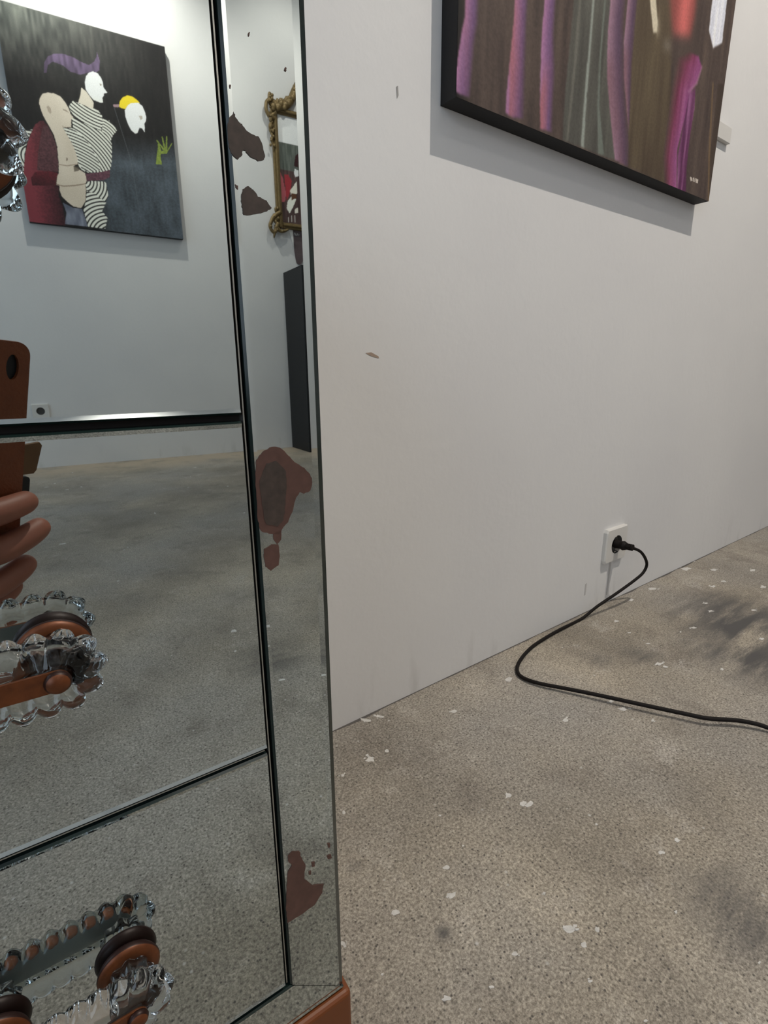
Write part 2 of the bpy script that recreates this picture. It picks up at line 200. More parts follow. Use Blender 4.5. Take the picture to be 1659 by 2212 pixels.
# ------------------------------------------------------------------ materials
def wall_material():
    m = bpy.data.materials.new('painted_plaster'); m.use_nodes = True
    nt = m.node_tree; b = nt.nodes['Principled BSDF']; b.inputs['Roughness'].default_value = 0.75
    b.inputs['Specular IOR Level'].default_value = 0.25
    tc = nt.nodes.new('ShaderNodeTexCoord')
    n = nt.nodes.new('ShaderNodeTexNoise'); n.inputs['Scale'].default_value = 2.2; n.inputs['Detail'].default_value = 5
    nt.links.new(tc.outputs['Object'], n.inputs['Vector'])
    r = nt.nodes.new('ShaderNodeValToRGB')
    r.color_ramp.elements[0].position = .3; r.color_ramp.elements[0].color = (0.70, 0.69, 0.69, 1)
    r.color_ramp.elements[1].position = .7; r.color_ramp.elements[1].color = (0.755, 0.745, 0.735, 1)
    nt.links.new(n.outputs['Fac'], r.inputs['Fac'])
    # faint scuffs close to the floor
    sx = nt.nodes.new('ShaderNodeSeparateXYZ'); nt.links.new(tc.outputs['Object'], sx.inputs['Vector'])
    mr = nt.nodes.new('ShaderNodeMapRange'); mr.inputs['From Min'].default_value = 0.12; mr.inputs['From Max'].default_value = 0.0
    nt.links.new(sx.outputs['Z'], mr.inputs['Value'])
    n2 = nt.nodes.new('ShaderNodeTexNoise'); n2.inputs['Scale'].default_value = 14; n2.inputs['Detail'].default_value = 6
    mp = nt.nodes.new('ShaderNodeMapping'); mp.inputs['Scale'].default_value = (1.6, 1.6, .4)
    nt.links.new(tc.outputs['Object'], mp.inputs['Vector']); nt.links.new(mp.outputs['Vector'], n2.inputs['Vector'])
    r2 = nt.nodes.new('ShaderNodeValToRGB'); r2.color_ramp.elements[0].position = .58; r2.color_ramp.elements[1].position = .72
    nt.links.new(n2.outputs['Fac'], r2.inputs['Fac'])
    mu = nt.nodes.new('ShaderNodeMath'); mu.operation = 'MULTIPLY'
    nt.links.new(mr.outputs['Result'], mu.inputs[0]); nt.links.new(r2.outputs['Color'], mu.inputs[1])
    mu2 = nt.nodes.new('ShaderNodeMath'); mu2.operation = 'MULTIPLY'; mu2.inputs[1].default_value = .35
    nt.links.new(mu.outputs[0], mu2.inputs[0])
    mx = nt.nodes.new('ShaderNodeMix'); mx.data_type = 'RGBA'
    nt.links.new(mu2.outputs[0], mx.inputs['Factor']); nt.links.new(r.outputs['Color'], mx.inputs['A'])
    mx.inputs['B'].default_value = (.42, .40, .38, 1)
    nt.links.new(mx.outputs['Result'], b.inputs['Base Color'])
    n3 = nt.nodes.new('ShaderNodeTexNoise'); n3.inputs['Scale'].default_value = 55; n3.inputs['Detail'].default_value = 5
    nt.links.new(tc.outputs['Object'], n3.inputs['Vector'])
    bp = nt.nodes.new('ShaderNodeBump'); bp.inputs['Strength'].default_value = .12; bp.inputs['Distance'].default_value = .004
    nt.links.new(n3.outputs['Fac'], bp.inputs['Height']); nt.links.new(bp.outputs['Normal'], b.inputs['Normal'])
    return m

def floor_material():
    m = bpy.data.materials.new('worn_concrete'); m.use_nodes = True
    nt = m.node_tree; b = nt.nodes['Principled BSDF']; b.inputs['Roughness'].default_value = .62
    b.inputs['Specular IOR Level'].default_value = .35
    tc = nt.nodes.new('ShaderNodeTexCoord'); V = tc.outputs['Object']
    def noise(scale, detail=6, rough=.55, vec=V):
        n = nt.nodes.new('ShaderNodeTexNoise'); n.inputs['Scale'].default_value = scale
        n.inputs['Detail'].default_value = detail; n.inputs['Roughness'].default_value = rough
        nt.links.new(vec, n.inputs['Vector']); return n.outputs['Fac']
    def ramp(fac, p0, c0, p1, c1):
        r = nt.nodes.new('ShaderNodeValToRGB'); e = r.color_ramp.elements
        e[0].position = p0; e[0].color = c0; e[1].position = p1; e[1].color = c1
        nt.links.new(fac, r.inputs['Fac']); return r.outputs['Color']
    def mix(fac, a, bb, mode='MIX'):
        x = nt.nodes.new('ShaderNodeMix'); x.data_type = 'RGBA'; x.blend_type = mode
        if isinstance(fac, float): x.inputs['Factor'].default_value = fac
        else: nt.links.new(fac, x.inputs['Factor'])
        for k, s in (('A', a), ('B', bb)):
            if isinstance(s, tuple): x.inputs[k].default_value = s
            else: nt.links.new(s, x.inputs[k])
        return x.outputs['Result']
    W = (1, 1, 1, 1); K = (0, 0, 0, 1)
    base = ramp(noise(3.0, 7), .36, (.240, .215, .178, 1), .64, (.395, .355, .292, 1))
    tint = ramp(noise(1.7, 5), .42, K, .62, W)
    base = mix(ramp(tint, 0, K, 1, (.7, .7, .7, 1)), base, (.32, .31, .295, 1))
    blot = ramp(noise(8.5, 9, .66), .53, K, .68, W)
    base = mix(ramp(blot, 0, K, 1, (.6, .6, .6, 1)), base, (.165, .145, .125, 1))
    pale = ramp(noise(12, 9, .68), .57, K, .70, W)
    base = mix(ramp(pale, 0, K, 1, (.5, .5, .5, 1)), base, (.46, .435, .40, 1))
    # sand grain: two sizes of mottling, dark and pale grains
    g1 = ramp(noise(340, 4, .8), .34, (.42, .40, .38, 1), .62, (1.36, 1.35, 1.34, 1))
    base = mix(1.0, base, g1, 'MULTIPLY')
    g2 = nt.nodes.new('ShaderNodeTexVoronoi'); g2.inputs['Scale'].default_value = 420; nt.links.new(V, g2.inputs['Vector'])
    base = mix(.40, base, mix(1.0, base, ramp(g2.outputs['Color'], .0, (.35, .33, .31, 1), 1, (1.75, 1.72, 1.7, 1)), 'MULTIPLY'))
    v = nt.nodes.new('ShaderNodeTexVoronoi'); v.inputs['Scale'].default_value = 230
    nt.links.new(V, v.inputs['Vector'])
    dots = ramp(v.outputs['Distance'], .14, W, .34, K)
    pick = ramp(v.outputs['Color'], .60, K, .66, W)
    base = mix(mix(1.0, dots, pick, 'MULTIPLY'), base, (.085, .075, .065, 1))
    v2 = nt.nodes.new('ShaderNodeTexVoronoi'); v2.inputs['Scale'].default_value = 95
    nt.links.new(V, v2.inputs['Vector'])
    dots2 = ramp(v2.outputs['Distance'], .06, W, .22, K)
    pick2 = ramp(v2.outputs['Color'], .82, K, .86, W)
    base = mix(mix(1.0, dots2, pick2, 'MULTIPLY'), base, (.55, .53, .50, 1))
    # tan dust gathered at the foot of the far wall
    sy = nt.nodes.new('ShaderNodeSeparateXYZ'); nt.links.new(V, sy.inputs['Vector'])
    my = nt.nodes.new('ShaderNodeMapRange'); my.inputs['From Min'].default_value = -2.75; my.inputs['From Max'].default_value = -3.05; my.inputs['To Max'].default_value = .75
    nt.links.new(sy.outputs['Y'], my.inputs['Value'])
    base = mix(mix(1.0, ramp(noise(6, 5), .3, K, .5, W), my.outputs['Result'], 'MULTIPLY'), base, (.46, .37, .27, 1))
    # dark smeared stains of their own, at fixed places
    mp = nt.nodes.new('ShaderNodeMapping'); mp.inputs['Rotation'].default_value = (0, 0, math.radians(35)); mp.inputs['Scale'].default_value = (4, 22, 4)
    nt.links.new(V, mp.inputs['Vector'])
    streak = ramp(noise(1.0, 7, .65, mp.outputs['Vector']), .36, K, .56, W)
    for (x, y, rad, amt) in STAINS:
        d = nt.nodes.new('ShaderNodeVectorMath'); d.operation = 'DISTANCE'
        nt.links.new(V, d.inputs[0]); d.inputs[1].default_value = (x, y, 0)
        mr = nt.nodes.new('ShaderNodeMapRange'); mr.inputs['From Min'].default_value = rad; mr.inputs['From Max'].default_value = rad * .25
        mr.inputs['To Max'].default_value = amt
        nt.links.new(d.outputs['Value'], mr.inputs['Value'])
        base = mix(mix(1.0, streak, mr.outputs['Result'], 'MULTIPLY'), base, (.085, .08, .078, 1))
    nt.links.new(base, b.inputs['Base Color'])
    hsum = noise(420, 4)
    bp = nt.nodes.new('ShaderNodeBump'); bp.inputs['Strength'].default_value = .12; bp.inputs['Distance'].default_value = .002
    nt.links.new(hsum, bp.inputs['Height']); nt.links.new(bp.outputs['Normal'], b.inputs['Normal'])
    return m

STAINS = [(1.22, .34, .22, 1.0), (1.08, .29, .13, 1.0), (1.30, .40, .12, .7), (.53, .11, .07, .8), (.93, .42, .05, .7), (.85, .47, .04, .6),
          (.30, -.45, .10, .7), (.55, -.55, .15, .5), (.276, .277, .012, .9), (.247, .389, .012, .9)]
M_WALL = wall_material()
M_FLOOR = floor_material()
M_CEIL = mat('ceiling_paint', (.78, .78, .77, 1), .8, noise=.02)
M_MIRROR = mat('antique_mirror_glass', (.58, .645, .655, 1), .012, 1.0)
M_EDGE = mat('dark_glass_edge', (.010, .020, .018, 1), .15, 0, .45)
M_GAP = mat('drawer_gap_shadow_wood', (.02, .015, .012, 1), .8, noise=.3)
M_BEAD = mat('silvered_bead', (.45, .45, .42, 1), .25, .8)
M_WOOD = mat('orange_brown_wood', l4(116, 60, 22), .45, noise=.25, nscale=9, bump=.1)
M_COPPER = mat('copper_brown_metal', l4(106, 58, 28), .42, .3, noise=.6, nscale=260)
M_COPDARK = mat('shaded_copper_rim', l4(44, 20, 13), .45, .3)  # copper darkened in colour for the rosettes' shaded, mirrored backs; also screw rings
M_GLASS = mat('moulded_clear_glass', (.97, .99, .98, 1), .03, 0, .5, trans=1.0, ior=1.5)
M_STRIPBACK = mat('floor_tone_strip_back', (.40, .40, .38, 1), .6, 0)  # strip back toned like the mirrored floor so it blends in
M_TARN = mat('brown_tarnish', l4(92, 64, 55), .6, noise=.45, nscale=160)
M_TARN2 = mat('grey_brown_tarnish', l4(70, 58, 51), .6, noise=.55, nscale=320)
M_BLACK = mat('black_paint', l4(13, 15, 19), .55, noise=.2)
M_CANVBLACK = mat('black_canvas_edge', l4(13, 10, 12), .7, noise=.2, nscale=90)
M_PLAST = mat('white_plastic', (.68, .66, .63, 1), .4)
M_PLASTG = mat('shaded_plastic_recess', (.07, .065, .06, 1), .5)  # shade inside the socket well put into its colour
M_CABLE = mat('black_rubber_cable', l4(22, 17, 15), .65, 0, .2)
M_CHROME = mat('polished_metal', (.8, .8, .8, 1), .15, 1)
M_PAINTSPOT = mat('white_paint_spill', (.60, .58, .55, 1), .7, noise=.35, nscale=180)
M_GILT = mat('antique_gilt', l4(118, 98, 62), .5, .35, noise=.5, nscale=60)
M_LEATHER = mat('brown_leather', l4(126, 66, 34), .55, noise=.25, nscale=60, bump=.4, bscale=400)
M_LEATHER2 = mat('tan_leather_tab', l4(110, 78, 48), .6, noise=.2, nscale=60)
M_SKIN = mat('skin', l4(160, 100, 80), .5, noise=.12, nscale=60)
M_NAIL = mat('fingernail', l4(220, 165, 145), .3)
M_SLEEVE = mat('dark_sleeve_cloth', l4(45, 45, 52), .9, noise=.2, nscale=200)
M_SCUFF = mat('brown_scuff', l4(165, 145, 130), .8)
M_NICK = mat('grey_nick', l4(150, 148, 146), .8)
M_DUST = mat('pale_grime', (.52, .50, .49, 1), .8, noise=.1, nscale=80)
M_WFRAME = mat('window_frame_paint', (.75, .75, .73, 1), .5)

# ------------------------------------------------------------------ room shell
WB, WF, WL, WR, CZ = 0.599, -3.238, -2.2, 4.6, 3.0      # back, front, left, right walls and ceiling height
TH = 0.15
def slab(name, x0, x1, y0, y1, z0, z1, m, parent=None):
    bm = bmesh.new(); box(bm, x0, x1, y0, y1, z0, z1); o = obj(name, bm, m, parent)
    if not parent: o['kind'] = 'structure'
    return o
floor = slab('floor', WL - TH, WR + TH, WF - TH, WB + TH, -.12, 0, M_FLOOR)
ceiling = slab('ceiling', WL - TH, WR + TH, WF - TH, WB + TH, CZ, CZ + .12, M_CEIL)
wall_back = slab('wall_back', WL - TH, WR + TH, WB, WB + TH, 0, CZ, M_WALL)
wall_front = slab('wall_front', WL - TH, WR + TH, WF - TH, WF, 0, CZ, M_WALL)
wall_right = slab('wall_right', WR, WR + TH, WF, WB, 0, CZ, M_WALL)
bm = bmesh.new()
wy0, wy1, wz0, wz1 = -2.6, -.4, .45, 2.45
box(bm, WL - TH, WL, WF, wy0, 0, CZ); box(bm, WL - TH, WL, wy1, WB, 0, CZ)
box(bm, WL - TH, WL, wy0, wy1, 0, wz0); box(bm, WL - TH, WL, wy0, wy1, wz1, CZ)
wall_left = obj('wall_left', bm, M_WALL); wall_left['kind'] = 'structure'
bm = bmesh.new()
for (a, b_, c, d_) in ((wy0, wy0 + .06, wz0, wz1), (wy1 - .06, wy1, wz0, wz1), (wy0 + .06, wy1 - .06, wz0, wz0 + .06), (wy0 + .06, wy1 - .06, wz1 - .06, wz1), (-1.53, -1.47, wz0 + .06, wz1 - .06)):
    box(bm, WL - TH + .02, WL - TH + .08, a, b_, c, d_)
window = obj('window_1', bm, M_WFRAME); window['kind'] = 'structure'

# paint flecks dropped on the floor, thin dried paint
bm = bmesh.new()
for (x, y, ax, ay, bx, by) in F:
    bits = 1 + int(rnd.random() * 3.2) + (2 if math.hypot(ax, ay) > .006 else 0)
    for bt in range(bits):
        k = 9; pts = []; f = .95 if bt == 0 else rnd.uniform(.18, .42)
        oc = (0, 0) if bt == 0 else (rnd.uniform(-1.1, 1.1), rnd.uniform(-1.1, 1.1))
        for i in range(k):
            a = 2 * math.pi * i / k; sc = f * (.45 + .75 * rnd.random())
            c, sn = oc[0] + math.cos(a) * sc, oc[1] + math.sin(a) * sc
            pts.append((x + ax * c + bx * sn, y + ay * c + by * sn, 0.0))
        prism(bm, pts, (0, 0, .0004 + .0001 * bt))
for i in range(110):
    x = rnd.uniform(-.3, 3.2); y = rnd.uniform(-3.1, .57); r = rnd.uniform(.0015, .006) * (1.6 if y < -.3 else 1)
    pts = []
    st = rnd.uniform(.5, 1.6)
    for q in range(7):
        a = 2 * math.pi * q / 7; s = r * (.5 + .7 * rnd.random())
        pts.append((x + math.cos(a) * s * st, y + math.sin(a) * s / st, 0.0))
    prism(bm, pts, (0, 0, .0005))
fl = obj('paint_flecks', bm, M_PAINTSPOT, floor); fl['kind'] = 'stuff'; fl['label'] = 'dried white paint flecks'

# open joint where the screed meets the wall
bm = bmesh.new()
xs = [WL + .05 * i for i in range(int((WR - WL) / .05))]
edge = [(x + rnd.uniform(-.01, .01), WB - rnd.choice((.001, .0015, .002, .003, .0055))) for x in xs]
vb_ = [bm.verts.new((x, WB, .0006)) for x, y in edge]; vf_ = [bm.verts.new((x, y, .0003)) for x, y in edge]
for a in range(len(edge) - 1): bm.faces.new((vb_[a], vb_[a+1], vf_[a+1], vf_[a]))
fj = obj('floor_joint', bm, mat('dark_joint', (.10, .09, .085, 1), .9), floor); fj['label'] = 'dark crack along the wall foot'
# wall marks: scuff, nick, grime run under the socket
def wall_mark(name, pts, m, label):
    bm = bmesh.new(); prism(bm, [(x, WB - .0004, z) for x, z in pts], (0, .0006, 0))
    o = obj(name, bm, m, wall_back); o['label'] = label; return o
wall_mark('scuff_mark', [(.419, .5555), (.428, .5565), (.440, .5515), (.441, .549), (.432, .5505), (.424, .553)], M_SCUFF, 'small brown scuff')
wall_mark('plaster_nick', [(.4715, .872), (.4745, .874), (.4755, .864), (.473, .860)], M_NICK, 'small grey nick')
wall_mark('grime_run', [(1.094, .108), (1.104, .108), (1.103, .06), (1.101, .02), (1.097, .02), (1.097, .06)], M_DUST, 'pale grime run below socket')
wall_mark('grime_smudge', [(1.004, .072), (1.010, .073), (1.009, .045), (1.004, .044)], M_DUST, 'faint grey smudge')

# ------------------------------------------------------------------ mirrored chest of drawers
XR, XL, YF, DEP = .1134, -.6866, .22, .322          # in the chest's own axes, measured from the camera foot
XC, YC = (XR + XL) / 2, YF + DEP / 2
cr, sr = math.cos(CHEST_ROT), math.sin(CHEST_ROT)
chest = empty('mirrored_chest', (XC * cr - YC * sr, XC * sr + YC * cr, 0), CHEST_ROT)
tag(chest, 'antique mirrored chest of drawers with glass handles and brown tarnish on its edge strip', 'chest')
def cx(x): return x - XC
YFL = YF - YC                                       # front plane in local y
ZG = [.182, .3454, .5119, .680]                     # gap centres between rows
ZB, ZT = .1494, .7145
IN_R = .0783; IN_L = 2 * XC - IN_R

def plate(name, axis, prof, end_a, end_b, parent, label=None):
    """mirror plate: a cross profile (t, depth, material of the face that follows) swept between two end lines.
    axis 'z': profile runs up the plate and sweeps in x; axis 'x': profile runs across and sweeps in z."""
    bm = bmesh.new(); A0, B0 = [], []
    for (t, dy, mi) in prof:
        for lst, e in ((A0, end_a), (B0, end_b)):
            w = e(t)
            x, z = (w, t) if axis == 'z' else (t, w)
            lst.append(bm.verts.new((cx(x), YFL + dy, z)))
    for k in range(len(prof) - 1):
        bm.faces.new((A0[k], A0[k+1], B0[k+1], B0[k])).material_index = prof[k][2]
    bm.faces.new((A0[-1], A0[0], B0[0], B0[-1])).material_index = 1
    bm.faces.new(A0).material_index = 1; bm.faces.new(B0[::-1]).material_index = 1
    o = obj(name, bm, [M_MIRROR, M_EDGE], parent)
    if label: o['label'] = label
    return o
def profile(t0, t1, lip0, b0, tilt0, lip1, b1, tilt1):
    r0, r1 = b0 * math.tan(math.radians(tilt0)), b1 * math.tan(math.radians(tilt1))
    return [(t0, .006, 1), (t0, lip0 * .6, 1), (t0 + lip0, -r0, 0), (t0 + lip0 + b0, 0, 0), (t1 - lip1 - b1, 0, 0), (t1 - lip1, -r1, 1), (t1, lip1 * .6, 1), (t1, .006, 1)]
def line(t0, w0, t1, w1): return lambda t: w0 + (w1 - w0) * (t - t0) / (t1 - t0)

bm = bmesh.new(); box(bm, cx(XL + .004), cx(XR - .004), YFL + .0062, DEP / 2, ZB, ZT)
obj('carcass', bm, M_GAP, chest)
GAP = .0014
# frame strips, mitred at the corners
zb, zt = ZG[0] - GAP, ZG[3] + GAP; MG = .0005
stile_r = plate('mirror_stile', 'x', profile(IN_R, XR, .0012, .0016, -2.5, .0032, .0030, 3.5), line(IN_R, zb + MG, XR, ZB + MG), line(IN_R, zt - MG, XR, ZT - MG), chest, 'right mirror strip with brown tarnish patches')
plate('mirror_stile', 'x', profile(XL, IN_L, .0032, .0030, 3.5,   .0012, .0016, -2.5), line(XL, ZB + MG, IN_L, zb + MG), line(XL, ZT - MG, IN_L, zt - MG), chest)
plate('mirror_rail', 'z', profile(ZB, zb - .0003, .0008, .0016, 12, .0010, .0014, 12), line(ZB, XL, zb, IN_L), line(ZB, XR, zb, IN_R), chest)
plate('mirror_rail', 'z', profile(zt + .0003, ZT, .0010, .0014, 12, .0008, .0016, 12), line(zt, IN_L, ZT, XL), line(zt, IN_R, ZT, XR), chest)
# silvered bead in the vertical seams
for s in (IN_R - .0017, IN_L + .0017):
    bm = bmesh.new(); box(bm, cx(s) - .0003, cx(s) + .0003, YFL + .0012, YFL + .0063, ZG[0] + .001, ZG[3] - .001); obj('seam_bead', bm, M_BEAD, chest)
for z in ZG[1:2]:
    bm = bmesh.new(); box(bm, cx(IN_L + .004), cx(IN_R - .004), YFL + .0012, YFL + .0063, z - .0003, z + .0003); obj('seam_bead', bm, M_BEAD, chest)
# side and top mirrors, wood plinth and feet
for (x0, x1) in ((XR - .004, XR - .0005), (XL + .0005, XL + .004)):
    bm = bmesh.new(); box(bm, cx(x0), cx(x1), YFL + .007, DEP / 2, ZB, ZT, .001, 1); obj('side_panel', bm, M_MIRROR, chest)
bm = bmesh.new(); box(bm, cx(XL - .004), cx(XR + .004), YFL - .004, DEP / 2, ZT, ZT + .008, .002, 2); obj('top_panel', bm, M_MIRROR, chest)
bm = bmesh.new(); box(bm, cx(XL - .003), cx(XR + .0035), YFL - .004, DEP / 2, .085, ZB - .0012, .003, 3); obj('plinth', bm, M_WOOD, chest)
for fx in (XL + .05, XR - .05):
    for fy in (YFL + .045, DEP / 2 - .045):
        bm = bmesh.new(); lathe(bm, [(.022, 0), (.030, .012), (.034, .035), (.030, .060), (.024, .075), (.030, .086)], 'Z', 24, (cx(fx), fy, 0))
        obj('foot', bm, M_WOOD, chest, smooth=True)

# handle pieces (shared meshes), local to a post centre: x along drawer, -y towards the viewer
SP = .051
def mesh_of(bm, smooth=True):
    me = bpy.data.meshes.new('handle'); bmesh.ops.recalc_face_normals(bm, faces=bm.faces[:]); bm.to_mesh(me); bm.free()
    if smooth: me.shade_smooth()
    return me
bm = bmesh.new()
lathe(bm, [(.0095, 0), (.0122, -.0015), (.0134, -.0038), (.0132, -.0050), (.0118, -.0062), (.0085, -.0062)], 'Y', 40, mis=[1, 1, 1, 0, 0, 0])
ME_ROS = mesh_of(bm); ME_ROS.materials.append(M_COPPER); ME_ROS.materials.append(M_COPDARK)
bm = bmesh.new()
lathe(bm, [(.0080, -.0062), (.0094, -.0085), (.0088, -.012), (.0092, -.0150)], 'Y', 48, lobes=8, lobe_amp=.10)
ME_POST = mesh_of(bm); ME_POST.materials.append(M_GLASS)
# scalloped glass bar
bm = bmesh.new()
L2 = SP / 2; RB = .0125
def stadium(r, n_end=56, n_side=60, amp=0.0, teeth=23):
    pts = []
    per = 2 * math.pi * r + 4 * L2; s = 0
    def push(x, z, nx, nz, s):
        k = amp * abs(math.sin(math.pi * teeth * s / per))
        pts.append((x + nx * k, z + nz * k))
    for i in range(n_end):
        a = -math.pi / 2 + math.pi * i / n_end; push(L2 + r * math.cos(a), r * math.sin(a), math.cos(a), math.sin(a), math.pi * r * i / n_end)
    for i in range(n_side): push(L2 - 2 * L2 * i / n_side, r, 0, 1, math.pi * r + 2 * L2 * i / n_side)
    for i in range(n_end):
        a = math.pi / 2 + math.pi * i / n_end; push(-L2 + r * math.cos(a), r * math.sin(a), math.cos(a), math.sin(a), math.pi * r + 2 * L2 + math.pi * r * i / n_end)
    for i in range(n_side): push(-L2 + 2 * L2 * i / n_side, -r, 0, -1, 2 * math.pi * r + 2 * L2 + 2 * L2 * i / n_side)
    return pts
rings = []
for (r, y, am) in ((.0070, -.0145, 0), (.0105, -.0152, .0016), (.0120, -.0175, .0034), (.0124, -.0205, .0040), (.0116, -.0232, .0036), (.0092, -.0256, .0014), (.0064, -.0264, 0), (.0050, -.0254, 0)):
    rings.append([bm.verts.new((x, y, z)) for x, z in stadium(r, amp=am)])
nn = len(rings[0])
for i in range(len(rings) - 1):
    for k in range(nn): bm.faces.new((rings[i][k], rings[i][(k+1) % nn], rings[i+1][(k+1) % nn], rings[i+1][k]))
bm.faces.new(rings[0]); bm.faces.new(rings[-1][::-1])
ME_BAR = mesh_of(bm); ME_BAR.materials.append(M_GLASS)
bm = bmesh.new()
pts = []
for i in range(13):
    a = -math.pi / 2 + math.pi * i / 12; pts.append((L2 + .0038 * math.cos(a), -.0255, .0038 * math.sin(a)))
for i in range(13):
    a = math.pi / 2 + math.pi * i / 12; pts.append((-L2 + .0038 * math.cos(a), -.0255, .0038 * math.sin(a)))
prism(bm, pts, (0, -.0012, 0)); bm.faces.ensure_lookup_table(); bm.faces[0].material_index = 1; ME_STRIP = mesh_of(bm, False); ME_STRIP.materials.append(M_COPPER); ME_STRIP.materials.append(M_STRIPBACK)
bm = bmesh.new(); lathe(bm, [(.0040, -.0266), (.0043, -.0274), (.0036, -.0288), (.0018, -.0296), (.0006, -.0298)], 'Y', 20, mis=[1, 1, 0, 0, 0])
ME_SCREW = mesh_of(bm); ME_SCREW.materials.append(M_COPPER); ME_SCREW.materials.append(M_COPDARK)
def put(name, me, parent, x, z, rx=0.0):
    o = bpy.data.objects.new(name, me); o.location = (x, YFL, z); COL.objects.link(o); o.parent = parent; return o
ROWS = [(ZG[2] + .0014, ZG[3] - .0014, -.004, .596), (ZG[1] + .0014, ZG[2] - .0014, -.005, .429), (ZG[0] + .0014, ZG[1] - .0014, .0005, .264)]
DL, DR = IN_L + .0033, IN_R - .0033
for (z0, z1, hx, hz) in ROWS:
    dr = plate('drawer', 'z', profile(z0, z1, .0009, .0016, 19, .0009, .0017, 16), lambda t: DL, lambda t: DR, chest)
    for c in (hx - L2, 2 * XC - hx + L2):
        for s in (-1, 1):
            put('handle_rosette', ME_ROS, dr, cx(c) + s * L2, hz)
            put('handle_post', ME_POST, dr, cx(c) + s * L2, hz)
            put('handle_screw', ME_SCREW, dr, cx(c) + s * L2, hz)
        put('handle_bar', ME_BAR, dr, cx(c), hz)
        put('handle_strip', ME_STRIP, dr, cx(c), hz)

# tarnish: patches where the silvering has gone, on the right strip
def rough_outline(poly, amp, sub=4):
    out = []
    n = len(poly)
    for i in range(n):
        a, b_ = Vector(poly[i]), Vector(poly[(i+1) % n])
        for k in range(sub):
            p = a.lerp(b_, k / sub)
            out.append((p.x + rnd.uniform(-amp, amp), p.y + rnd.uniform(-amp, amp)))
    return out
for i, P in enumerate(T):
    bm = bmesh.new()
    big = i in (0, 1, 6, 9)
    prism(bm, [(cx(x), YFL - .00035, z) for x, z in rough_outline(P, .00022 if big else .0001, 4)], (0, .0003, 0))
    obj('tarnish_patch', bm, M_TARN2 if i in (0, 1) else M_TARN, stile_r)
bm = bmesh.new(); prism(bm, [(cx(x), YFL - .0005, z) for x, z in rough_outline(TI, .0003, 4)], (0, .0003, 0)); obj('tarnish_patch', bm, M_TARN2, stile_r)

# ------------------------------------------------------------------ paintings
class Painter:
    def __init__(s, us, vs):
        s.us, s.vs = us, vs
        U, V = np.meshgrid(us, vs); s.u = U.ravel(); s.v = V.ravel()
        s.c = np.zeros((s.u.size, 3)); s.rs = np.random.RandomState(3)
    def noise(s, su, sv, seed):
        r = np.random.RandomState(seed); g = r.rand(64, 64)
        x = (s.u / su) % 63; y = (s.v / sv) % 63
        xi = x.astype(int); yi = y.astype(int); fx = x - xi; fy = y - yi
        fx = fx * fx * (3 - 2 * fx); fy = fy * fy * (3 - 2 * fy)
        return (g[yi, xi] * (1-fx) * (1-fy) + g[yi, xi+1] * fx * (1-fy) + g[yi+1, xi] * (1-fx) * fy + g[yi+1, xi+1] * fx * fy)
    def mask(s, poly):
        p = np.array(poly); x0, y0 = p.min(0); x1, y1 = p.max(0)
        idx = np.nonzero((s.u >= x0) & (s.u <= x1) & (s.v >= y0) & (s.v <= y1))[0]
        u, v = s.u[idx], s.v[idx]; ins = np.zeros(idx.size, bool)
        n = len(p)
        for i in range(n):
            a, b_ = p[i], p[(i+1) % n]
            if a[1] == b_[1]: continue
            cond = (a[1] > v) != (b_[1] > v)
            ins ^= cond & (u < (b_[0]-a[0]) * (v - a[1]) / (b_[1]-a[1]) + a[0])
        return idx[ins]
    def fill(s, poly, col, alpha=1.0):
        i = s.mask(poly)
        if i.size == 0: return i
        c = col(s.u[i], s.v[i], i) if callable(col) else np.array(col, float)
        s.c[i] = s.c[i] * (1 - alpha) + c * alpha
        return i
    def stripes(s, poly, centre, period, duty=.62, light=(226, 222, 210), dark=(28, 27, 28), ph=0.0):
        def col(u, v, i):
            d = np.hypot(u - centre[0], v - centre[1]) / period + ph
            k = np.clip((np.abs((d % 1) - .5) * 2 - (1 - duty) ) / .18 + .5, 0, 1)[:, None]
            return np.array(light) * k + np.array(dark) * (1 - k)
        return s.fill(poly, col)
    def blur(s, n, poly=None):
        nu, nv = len(s.us), len(s.vs); c = s.c.reshape(nv, nu, 3).copy()
        for _ in range(n):
            q = np.pad(c, ((1, 1), (1, 1), (0, 0)), 'edge')
            c = (q[:-2, 1:-1] + q[2:, 1:-1] + q[1:-1, :-2] + q[1:-1, 2:] + 2 * q[1:-1, 1:-1]) / 6
        c = c.reshape(-1, 3)
        if poly is None: s.c = c
        else:
            i = s.mask(poly); s.c[i] = c[i]
    def mesh(s, name, place, gain):
        nu, nv = len(s.us), len(s.vs)
        co = np.array(place(s.u, s.v)).T.astype(np.float32)
        me = bpy.data.meshes.new(name)
        me.vertices.add(nu * nv); me.vertices.foreach_set('co', co.ravel())
        a = (np.arange(nv - 1)[:, None] * nu + np.arange(nu - 1)[None, :]).ravel()
        q = np.stack([a, a + 1, a + nu + 1, a + nu], 1).astype(np.int32)
        me.loops.add(q.size); me.loops.foreach_set('vertex_index', q.ravel())
        me.polygons.add(len(q)); me.polygons.foreach_set('loop_start', (np.arange(len(q)) * 4).astype(np.int32))
        me.update(calc_edges=True); me.validate()
        at = me.color_attributes.new('paint', 'FLOAT_COLOR', 'POINT')
        lc = np.clip(lin(np.clip(s.c, 0, 255)) * gain, 0, .92)
        at.data.foreach_set('color', np.concatenate([lc, np.ones((len(lc), 1))], 1).astype(np.float32).ravel())
        return me
M_ART = bpy.data.materials.new('painted_canvas'); M_ART.use_nodes = True
_nt = M_ART.node_tree; _b = _nt.nodes['Principled BSDF']; _b.inputs['Roughness'].default_value = .6; _b.inputs['Specular IOR Level'].default_value = .3
_a = _nt.nodes.new('ShaderNodeAttribute'); _a.attribute_name = 'paint'
